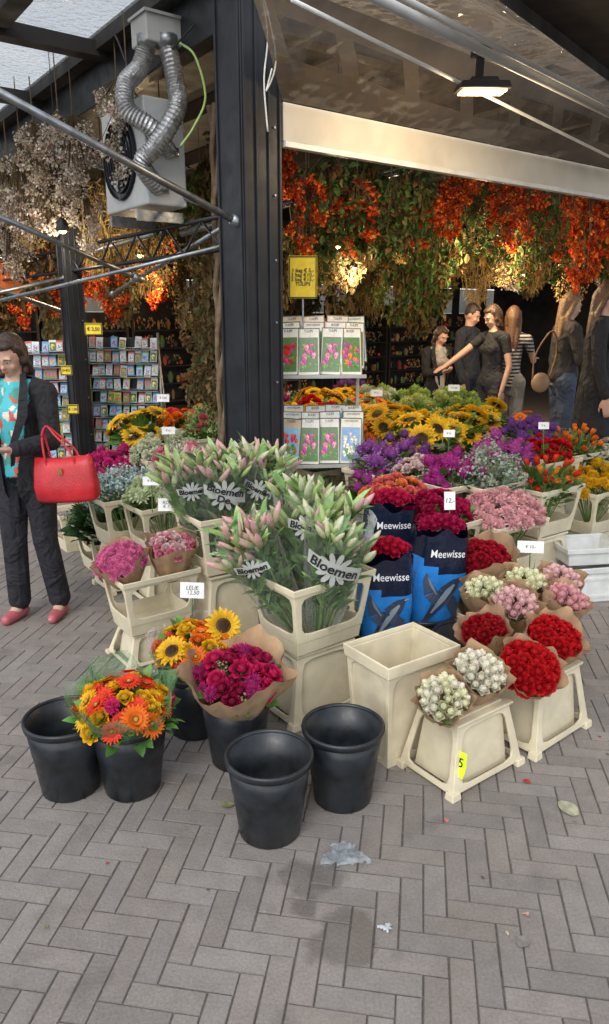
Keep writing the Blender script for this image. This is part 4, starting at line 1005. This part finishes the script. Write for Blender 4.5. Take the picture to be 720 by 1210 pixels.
for i in range(40):
    x=rc.uniform(-1.2,1.5);y=rc.uniform(1.7,3.2);c=rc.choice([(.45,.02,.02),(.2,.26,.1),(.6,.5,.3),(.3,.2,.1),(.12,.1,.08),(.09,.08,.07)])
    o=thing("fallen_petal","tiny petal or leaf crumb on the pavers","petal",(x,y,.005),(0,0,rc.uniform(0,6)),group="fallen petals")
    m=MB();s=rc.uniform(.004,.010);petal(m,None,s*1.6,s,rad(10),rad(-10),c,c,2,.2);part(o,"blade",m,M_pet)
# ------------------------------------------------------------------ people
def remesh(mb,vox,name,mt,parent,M=None,cut=None,smooth=4):
    me=mb.mesh("tmp");ob=bpy.data.objects.new("tmp",me);COL.objects.link(ob)
    md=ob.modifiers.new("r",'REMESH');md.mode='VOXEL';md.voxel_size=vox
    s=ob.modifiers.new("s",'SMOOTH');s.iterations=smooth;s.factor=.5
    dg=bpy.context.evaluated_depsgraph_get();m2=bpy.data.meshes.new_from_object(ob.evaluated_get(dg));bpy.data.objects.remove(ob)
    if cut:
        import bmesh
        bm=bmesh.new();bm.from_mesh(m2);bmesh.ops.delete(bm,geom=[v for v in bm.verts if cut(v.co)],context='VERTS');bm.to_mesh(m2);bm.free()
    m2.materials.clear();m2.materials.append(mt);m2.polygons.foreach_set("use_smooth",[True]*len(m2.polygons))
    o=bpy.data.objects.new(name,m2);COL.objects.link(o);o.parent=parent
    if M is not None:o.matrix_local=M
    return o
def hand(mb,w,d,pn,side,curl=.5,s=1):
    w=V(w);d=V(d).normalized();pn=V(pn);pn=(pn-d*pn.dot(d)).normalized();sd=d.cross(pn).normalized()*side
    Mx=Matrix.Translation(w+d*.045*s)@Matrix((( sd.x,d.x,pn.x,0),(sd.y,d.y,pn.y,0),(sd.z,d.z,pn.z,0),(0,0,0,1)))
    mb.ell((0,0,0),(.038*s,.052*s,.016*s),M=Mx)
    for k,(o,L) in enumerate(((.028,.066),(.0095,.076),(-.0095,.070),(-.028,.056))):
        p=w+d*.085*s+sd*o*s;a=curl*.5;pts=[p-d*.03*s,p]
        for j in range(3):
            dd=d*math.cos(a)+pn*math.sin(a);p=p+dd*L*s*(.42,.33,.25)[j];pts.append(p);a+=curl
        mb.limb(pts,[.009*s,.0092*s,.0085*s,.0078*s,.0068*s])
    p=w+d*.022*s+sd*.03*s;pts=[p]
    for j,(q_,l) in enumerate(((.75,.035),(.35,.032),(.1,.025))):
        dd=(d+sd*q_+pn*.35*(j+1)*max(.3,curl)).normalized();p=p+dd*l*s;pts.append(p)
    mb.limb(pts,[.012*s,.011*s,.0095*s,.008*s])
def cloth(name,c,stripe=None):
    m,nt,b=nmat(name);b.inputs["Roughness"].default_value=.85
    a=N(nt,"ShaderNodeRGB");a.outputs[0].default_value=(*c,1);src=a.outputs[0]
    tc=N(nt,"ShaderNodeTexCoord")
    if stripe:
        wv=N(nt,"ShaderNodeTexWave",bands_direction='Z');wv.inputs["Scale"].default_value=9;wv.inputs["Distortion"].default_value=.6
        nt.links.new(tc.outputs["Object"],wv.inputs[0]);cr=N(nt,"ShaderNodeValToRGB");cr.color_ramp.interpolation='CONSTANT';cr.color_ramp.elements[0].color=(*c,1);cr.color_ramp.elements[1].position=.5;cr.color_ramp.elements[1].color=(*stripe,1)
        nt.links.new(wv.outputs[0],cr.inputs[0]);src=cr.outputs[0]
    src=mul(nt,src,noise(nt,7,.7,1.2));nt.links.new(src,b.inputs["Base Color"])
    n=N(nt,"ShaderNodeTexNoise");n.inputs["Scale"].default_value=7;n.inputs["Detail"].default_value=3;n.inputs["Distortion"].default_value=1.2
    nt.links.new(tc.outputs["Object"],n.inputs["Vector"]);bp=N(nt,"ShaderNodeBump");bp.inputs["Strength"].default_value=.9;bp.inputs["Distance"].default_value=.06
    nt.links.new(n.outputs[0],bp.inputs["Height"]);nt.links.new(bp.outputs[0],b.inputs["Normal"]);return m
def person(label,loc,rz,Hh,arms,cols,hair='long',vox=.009,legs=None,headrot=(0,0,0),jacket=True,top=None,lean=0,shoe=None,hairc=(.03,.015,.01),male=False,cutfront=False,slim=1.0):
    k=Hh/1.68;root=thing("person",label,"person",loc,(lean,0,rz));root.scale=(k*slim,k*slim,k)
    sk=M_skin
    L=legs or {-1:[(-.085,0,.90),(-.085,-.02,.49),(-.09,.02,.085)],1:[(.085,0,.90),(.085,-.03,.49),(.10,-.01,.085)]}
    body=MB()
    body.limb([(0,.0,.93),(0,.0,1.08),(0,-.005,1.22),(0,0,1.36)],[.115,.095,.11,.080])
    for s in(-1,1):
        body.limb([(s*.05,0,.93),L[s][0]],[.105,.092]);body.limb(L[s],[.085,.055,.036])
        f=V(L[s][2]);body.limb([f,f+V((s*.012,-.06,-.045)),f+V((s*.018,-.13,-.055))],[.036,.032,.026])
        A=[V(p) for p in arms[s][:3]];body.limb([(s*.08,0,1.35),A[0]],[.060,.050]);body.limb(A,[.046,.035,.025])
        hand(body,A[2],arms[s][3],arms[s][4],arms[s][5] if len(arms[s])>5 else s,arms[s][6] if len(arms[s])>6 else .5)
    body.limb([(0,0,1.36),(0,-.008,1.45)],[.056,.048])
    HM=Matrix.Translation((0,0,1.47))@Matrix.Rotation(headrot[2],4,'Z')@Matrix.Rotation(headrot[0],4,'X')@Matrix.Rotation(headrot[1],4,'Y')
    body.ell((0,.008,.095),(.072,.09,.100),M=HM);body.ell((0,-.03,.045),(.053,.058,.066),M=HM);body.ell((0,-.062,.005),(.022,.02,.018),M=HM)
    body.ell((0,-.092,.058),(.012,.018,.013),M=HM);body.ell((0,-.084,.078),(.0085,.012,.026),M=HM)
    for s in(-1,1):
        body.ell((s*.072,.005,.07),(.010,.02,.03),M=HM);body.ell((s*.035,-.066,.052),(.02,.015,.02),M=HM);body.ell((s*.028,-.076,.104),(.026,.012,.009),M=HM)
    body.tube((0,0,1.40),HM@V((0,.01,.05)),.048,.050,n=12)
    remesh(body,vox,"body",sk,root,smooth=2)
    for s in(-1,1):
        q=MB();q.ell((s*.028,-.077,.085),(.011,.006,.0042),(.60,.55,.50),M=HM);q.ell((s*.028,-.082,.084),(.005,.003,.0042),(.03,.02,.01),M=HM);part(root,"eye",q,M_paint,True)
        q=MB();q.path([HM@V((s*.014,-.086,.100)),HM@V((s*.03,-.088,.105)),HM@V((s*.045,-.078,.101))],.0024,6,(.06,.035,.022));part(root,"eyebrow",q,M_paint,True)
    q=MB();q.ell((0,-.090,.030),(.019,.006,.0036),(.45,.12,.11),M=HM);q.ell((0,-.087,.024),(.016,.006,.0042),(.5,.15,.13),M=HM);part(root,"lips",q,M_paint,True)
    M_h=mat("hair",hairc,.42,nz=(60,.6,1.5),bump=.6,bscale=120)
    q=MB();q.ell((0,.018,.108),(.079,.088,.094),M=HM);q.ell((0,-.035,.160),(.056,.045,.028),M=HM)
    if hair!='short':
        for s in(-1,1): q.limb([HM@V((s*.060,.0,.13)),HM@V((s*.073,.012,.05)),HM@V((s*.074,.028,-.03))]+([V((s*.078,.03,1.36)),V((s*.07,.04,1.24))] if hair=='long' else []),[.026,.024,.022]+([.022,.008] if hair=='long' else []))
        q.limb([HM@V((0,.05,.08)),V((0,.06,1.44))]+([V((0,.08,1.32)),V((0,.092,1.16))] if hair=='long' else []),[.072,.055]+([.044,.014] if hair=='long' else []))
    if hair=='long':
        for s in(-1,1): q.limb([V((s*.04,.06,1.43)),V((s*.05,.085,1.30)),V((s*.045,.09,1.19))],[.036,.028,.010])
    if hair=='bob':
        rr_=random.Random(4)
        for _ in range(16):
            s=rr_.choice((-1,1));q.ell(HM@V((s*rr_.uniform(.055,.085),rr_.uniform(-.02,.06),rr_.uniform(-.06,.12))),(.020,.022,.028),nu=8,nv=6)
    def faceclear(co):
        p=HM.inverted()@co;return p.y<-.045 and abs(p.x)<.052 and -.02<p.z<.145
    remesh(q,.008,"hair",M_h,root,cut=faceclear,smooth=2)
    tm=top or cloth("top cloth",cols.get('top',(.1,.1,.1)))
    q=MB();q.limb([(0,0,.90),(0,0,1.08),(0,-.008,1.23),(0,0,1.345)],[.130,.110,.124*1.0,.088]);
    if not male: q.ell((.06,-.080,1.23),(.058,.05,.055));q.ell((-.06,-.080,1.23),(.058,.05,.055))
    for s in(-1,1):
        A=[V(p) for p in arms[s][:3]];q.limb([(s*.08,0,1.35),A[0]],[.066,.057])
        if not jacket or cols.get('sleeve','long')!='long':
            e=A[1] if cols.get('sleeve','long')=='long' else A[0]+(A[1]-A[0])*.45
            q.limb([A[0],e],[.056,.048])
            if cols.get('sleeve','long')=='long': q.limb([A[1],A[1]+(A[2]-A[1])*.92],[.046,.034])
    remesh(q,vox*1.1,"top",tm,root)
    pm=cloth("trouser cloth",cols.get('pants',(.02,.02,.025)))
    q=MB();q.limb([(0,0,.99),(0,0,.90)],[.118,.130])
    for s in(-1,1):
        a,b_,c_=[V(p) for p in L[s]];q.limb([(s*.05,0,.92),a],[.116,.104]);q.limb([a,b_,c_+V((0,0,.03))],[.098,.072,.066])
    remesh(q,vox*1.1,"trousers",pm,root)
    if jacket:
        jm=cloth("jacket cloth",cols['jacket'])
        lowz=cols.get('hem',.80)
        q=MB();q.limb([(0,.0,lowz+.12),(0,0,1.0),(0,0,1.10),(0,-.002,1.24),(0,0,1.35)],[.148,.140,.126,.137,.096])
        if lowz<.6: q.limb([(0,0,1.0),(0,0,lowz+.12)],[.14,.18])
        if not male: q.ell((.06,-.076,1.23),(.066,.058,.06));q.ell((-.06,-.076,1.23),(.066,.058,.06))
        for s in(-1,1):
            A=[V(p) for p in arms[s][:3]];q.limb([(s*.08,0,1.355),A[0]],[.077,.071]);q.limb([A[0],A[1],A[1]+(A[2]-A[1])*.9],[.067,.054,.043])
        cf=None
        if cutfront: cf=lambda co:(co.y<-.02 and abs(co.x+.01)<(.040+.085*max(0,min(1,(co.z-.85)/.5))) and co.z<1.43 and co.z>.6 and not(abs(co.x)>.13)) and co.y>-.215
        remesh(q,vox*1.05,"jacket",jm,root,cut=cf)
        if cutfront:
            for s in(-1,1):
                q=MB();e=[(s*.045-.01,-.160,.95),(s*.065-.01,-.165,1.08),(s*.118-.01,-.150,1.22),(s*.112-.01,-.10,1.36),(s*.07-.005,-.03,1.44)]
                wd=[.012,.030,.045,.036,.02];vs=[]
                for p_,w_ in zip(e,wd): vs+=[(p_[0]-s*w_*.4,p_[1]-.012,p_[2]),(p_[0]+s*w_*.8,p_[1]+.004,p_[2]+.008)]
                q.add(vs,[[k*2,k*2+1,k*2+3,k*2+2] for k in range(4)],(1,1,1));part(root,"lapel",q,jm,True)
    smt=shoe or mat("shoe leather",cols.get('shoe',(.02,.02,.02)),.5,nz=None)
    for s in(-1,1):
        q=MB();f=V(L[s][2]);q.limb([f+V((0,.025,-.045)),f+V((s*.010,-.06,-.050)),f+V((s*.018,-.125,-.056))],[.037,.038,.032])
        remesh(q,.007,"shoe",smt,root,cut=lambda co:co.z<.001)
    return root
m,nt,b=nmat("floral cloth");tc=N(nt,"ShaderNodeTexCoord");vo=N(nt,"ShaderNodeTexVoronoi");vo.inputs["Scale"].default_value=26;nz=N(nt,"ShaderNodeTexNoise");nz.inputs["Scale"].default_value=18
nt.links.new(tc.outputs["Object"],nz.inputs["Vector"]);vm=N(nt,"ShaderNodeVectorMath",operation='MULTIPLY_ADD');nt.links.new(nz.outputs["Color"],vm.inputs[0]);vm.inputs[1].default_value=(.06,.06,.06);nt.links.new(tc.outputs["Object"],vm.inputs[2]);nt.links.new(vm.outputs[0],vo.inputs["Vector"])
cr=N(nt,"ShaderNodeValToRGB");cr.color_ramp.interpolation='CONSTANT';E=cr.color_ramp.elements;E[0].position=0;E[0].color=(.06,.45,.50,1);E[1].position=.62;E[1].color=(.55,.12,.08,1)
e=E.new(.72);e.color=(.7,.66,.55,1);e=E.new(.84);e.color=(.08,.30,.25,1)
sp=N(nt,"ShaderNodeSeparateColor");nt.links.new(vo.outputs["Color"],sp.inputs[0]);nt.links.new(sp.outputs[0],cr.inputs[0]);nt.links.new(cr.outputs[0],b.inputs["Base Color"]);b.inputs["Roughness"].default_value=.75
M_floral=m
WX=-1.575;WR=rad(-12)
arms={1:[(.170,.0,1.335),(.215,-.05,1.08),(.10,-.25,1.06),(-.6,-.75,.1),(-.2,.2,1),1,.6],-1:[(-.170,.0,1.335),(-.215,-.05,1.08),(-.08,-.27,1.05),(.6,-.6,.15),(.2,.2,1),-1,.6]}
lg={-1:[(-.085,0,.90),(-.085,-.04,.49),(-.10,-.03,.085)],1:[(.085,0,.90),(.095,-.01,.49),(.115,.05,.085)]}
pw=person("woman in black suit and floral top looking down at leaflet",(WX,4.02,0),WR,1.66,arms,dict(jacket=(.013,.013,.017),pants=(.013,.013,.019),shoe=(.42,.10,.12),hem=.72),hair='bob',vox=.006,legs=lg,headrot=(rad(28),rad(4),rad(0)),top=M_floral,cutfront=True,hairc=(.035,.016,.009))
Mp=Matrix.Translation((WX,4.02,0))@Rz(WR)@Matrix.Scale(1.66/1.68,4)
lf=thing("leaflet","folded printed leaflet held in both hands","leaflet",Mp@V((.0,-.345,1.10)),(rad(35),0,WR))
q=MB();q.box((0,0,0),(.16,.004,.10),(.25,.28,.2));q.box((-.03,-.004,.01),(.07,.003,.06),(.5,.35,.15));q.box((.04,-.004,.0),(.05,.003,.05),(.15,.3,.15));part(lf,"page",q,M_paint)
hb=thing("handbag","red leather handbag hanging from the woman's forearm","handbag",(-1.265,3.80,.765),(0,rad(-4),rad(-8)))
M_rl=mat("red leather",(.48,.015,.022),.40,nz=(10,.75,1.15),bump=.25,bscale=120)
q=MB();vs=[];prof=[(.150,.045,0),(.172,.062,.02),(.176,.060,.09),(.164,.042,.19),(.156,.020,.245)]
for k,(a,b_,z) in enumerate(prof):
    for i in range(36):
        t=2*math.pi*i/36;e=(abs(math.cos(t))**4+abs(math.sin(t))**4)**-.25;sag=(-.016*(1-abs(math.cos(t))) if k==4 else 0)
        vs.append((a*e*math.cos(t),b_*e*math.sin(t)*(1+.08*math.sin(3*t+k)),z+sag))
fs=[[k*36+i,k*36+(i+1)%36,(k+1)*36+(i+1)%36,(k+1)*36+i] for k in range(4) for i in range(36)]+[list(range(35,-1,-1)),[144+i for i in range(36)]]
q.add(vs,fs,(1,1,1));part(hb,"pouch",q,M_rl,True)
for s in(-1,1):
    q=MB();q.path(spline([(-.08,s*.03,.19),(-.088,s*.03,.26),(-.09,s*.015,.36),(-.065,0,.405),(-.02,s*.015,.36),(.06,s*.03,.27),(.08,s*.03,.19)],6),.006,8);part(hb,"handle",q,M_rl,True)
q=MB();q.box((0,-.052,.17),(.022,.008,.03));part(hb,"clasp",q,mat("brass",(.6,.42,.15),.3,metal=1,nz=None))
def down(s,out=.0,f=0): return [(s*.172,0,1.335),(s*(.215+out),.01+f,1.07),(s*(.205+out),-.07+f,.84),(0,-.16,-1),(-s,0,0),s,.35]
BK_=(.015,.014,.017)
fz=.2
person("woman in long black coat with long brown hair",(2.40,6.05,fz),rad(62),1.80,{1:down(1),-1:down(-1,.02,-.04)},dict(jacket=BK_,top=BK_,pants=BK_,hem=.42),hairc=(.10,.05,.025),headrot=(rad(12),0,0),slim=.92)
person("woman in grey top with long fair hair and shoulder bag",(2.38,6.80,fz),rad(95),1.76,{1:down(1),-1:[(-.172,0,1.335),(-.22,-.06,1.10),(-.13,-.24,1.14),(.3,-.7,.5),(.5,.3,0),-1,.8]},dict(jacket=(.04,.035,.035),top=(.25,.22,.18),pants=(.06,.08,.13),hem=.84),hairc=(.20,.115,.055),headrot=(rad(16),0,0),slim=.9)
person("woman in striped top with long brown hair seen from behind",(2.04,7.35,fz),rad(160),1.64,{1:down(1,.04),-1:[(-.172,0,1.335),(-.24,-.12,1.13),(-.22,-.34,1.14),(0,-1,.1),(0,0,-1),-1,.3]},dict(pants=(.30,.28,.25),sleeve='short'),top=cloth("striped cloth",(.03,.03,.035),(.5,.48,.44)),jacket=False,hairc=(.13,.065,.03),slim=.9)
person("person in black top pointing with an outstretched arm",(1.85,7.3,fz),rad(-60),1.66,{1:down(1,.03),-1:[(-.172,-.01,1.335),(-.26,-.22,1.18),(-.30,-.42,1.06),(-.05,-1,-.35),(0,0,-1),-1,.15]},dict(top=(.025,.025,.03),pants=(.03,.03,.04),sleeve='short'),jacket=False,hair='bob',hairc=(.06,.03,.018),headrot=(rad(26),0,rad(-12)),slim=.9)
person("man in dark blue jacket with short hair",(1.74,7.95,fz),rad(50),1.68,{1:down(1),-1:down(-1)},dict(jacket=(.02,.024,.035),top=(.05,.05,.05),pants=(.03,.03,.04)),hair='short',male=True,hairc=(.03,.02,.015),headrot=(rad(24),0,rad(10)),slim=.9)
person("woman in black jacket with dark hair behind the flowers",(1.42,7.9,fz),rad(20),1.45,{1:down(1),-1:[(-.172,0,1.335),(-.21,-.08,1.10),(-.08,-.26,1.12),(.4,-.7,.2),(.3,.3,1),-1,.6]},dict(jacket=BK_,top=(.4,.38,.35),pants=BK_),hair='bob',hairc=(.05,.025,.015),headrot=(rad(28),0,rad(15)),cutfront=True,slim=.95)
sb=thing("shoulder_bag","tan leather shoulder bag carried at hip height","bag",(2.12,6.62,1.05),(0,0,rad(10)))
q=MB();q.ell((0,0,.1),(.09,.045,.09));part(sb,"pouch",q,mat("tan leather",(.36,.23,.12),.5,nz=(10,.8,1.1)),True)
q=MB();q.path(spline([(-.08,0,.13),(-.04,.05,.35),(.1,.05,.55),(.16,.05,.38),(.08,0,.13)],6),.008,6,(.2,.1,.05));part(sb,"strap",q,M_paint,True)
bn=thing("orange_banner","orange fabric banner hanging across the neighbouring stall","banner",(-3.2,8.2,2.15),(0,0,rad(20)))
q=MB();vs=[];
for k in range(2):
    for i in range(21): vs.append((-.9+i*.09,.02*math.sin(i*.9),-.16+k*.34-.003*i))
q.add(vs,[[i,i+1,22+i,21+i] for i in range(20)],(.75,.16,.02));part(bn,"cloth",q,M_paint,True)
q=MB();q.tube((-.9,0,.19),(.9,0,.19),.012,n=6);part(bn,"pole",q,M_steel)
ns=thing("neighbour_stall","dark neighbouring stall with flat roof further along the street","stall",AB(-3.2,8.6),(0,0,ANG))
q=MB();q.box((0,1,1.5),(5,.1,3.0));part(ns,"rear_wall",q,M_dark)
q=MB();q.box((0,-.2,3.1),(5.2,2.6,.12));part(ns,"roof",q,M_dark)
for x in(-2.4,-.8,.8,2.4):
    q=MB();q.box((x,-1.2,1.5),(.12,.12,3.0));part(ns,"upright",q,M_pole)
shelfunit("shelf unit of bright souvenirs in the neighbouring stall",AB(-2.2,8.5,0),1.5,1.9,77,ANG,[(.6,.1,.03),(.6,.4,.05),(.5,.5,.45),(.1,.3,.5)])
shelfunit("shelf unit of bright souvenirs in the neighbouring stall",AB(-.75,8.4,0),1.4,1.9,78,ANG,[(.6,.1,.03),(.6,.4,.05),(.5,.5,.45),(.1,.3,.5)])
for o in [o for o in COL.objects if o.parent is None and o.location.z<-40]:
    for c in list(o.children):
        for g_ in list(c.children): bpy.data.objects.remove(g_)
        bpy.data.objects.remove(c)
    bpy.data.objects.remove(o)
# ------------------------------------------------------------------ light and camera
wd=bpy.data.worlds.new("World");sc.world=wd;wd.use_nodes=True;nt=wd.node_tree
sky=nt.nodes.new("ShaderNodeTexSky");sky.sky_type='NISHITA';sky.sun_disc=False;sky.sun_elevation=rad(48);sky.sun_rotation=rad(200)
hs=nt.nodes.new("ShaderNodeHueSaturation");hs.inputs["Saturation"].default_value=.28;hs.inputs["Value"].default_value=1.85
nt.links.new(sky.outputs[0],hs.inputs["Color"]);nt.links.new(hs.outputs[0],nt.nodes["Background"].inputs[0]);nt.nodes["Background"].inputs[1].default_value=.15
sn=bpy.data.lights.new("Sun",'SUN');sn.energy=1.3;sn.angle=rad(30);sn.color=(1,.95,.88)
so=bpy.data.objects.new("Sun",sn);COL.objects.link(so)
dsun=V((math.sin(rad(200))*math.cos(rad(48)),math.cos(rad(200))*math.cos(rad(48)),math.sin(rad(48))))
so.rotation_euler=dsun.to_track_quat('Z','Y').to_euler()
cd=bpy.data.cameras.new("Camera");co=bpy.data.objects.new("Camera",cd);COL.objects.link(co);sc.camera=co
co.location=(0,0,1.72);co.rotation_euler=(rad(75),0,0);cd.sensor_fit='VERTICAL';cd.sensor_height=24;cd.lens=24*860/1210;cd.clip_end=300
sc.view_settings.view_transform='Standard';sc.view_settings.look='None';sc.view_settings.exposure=0
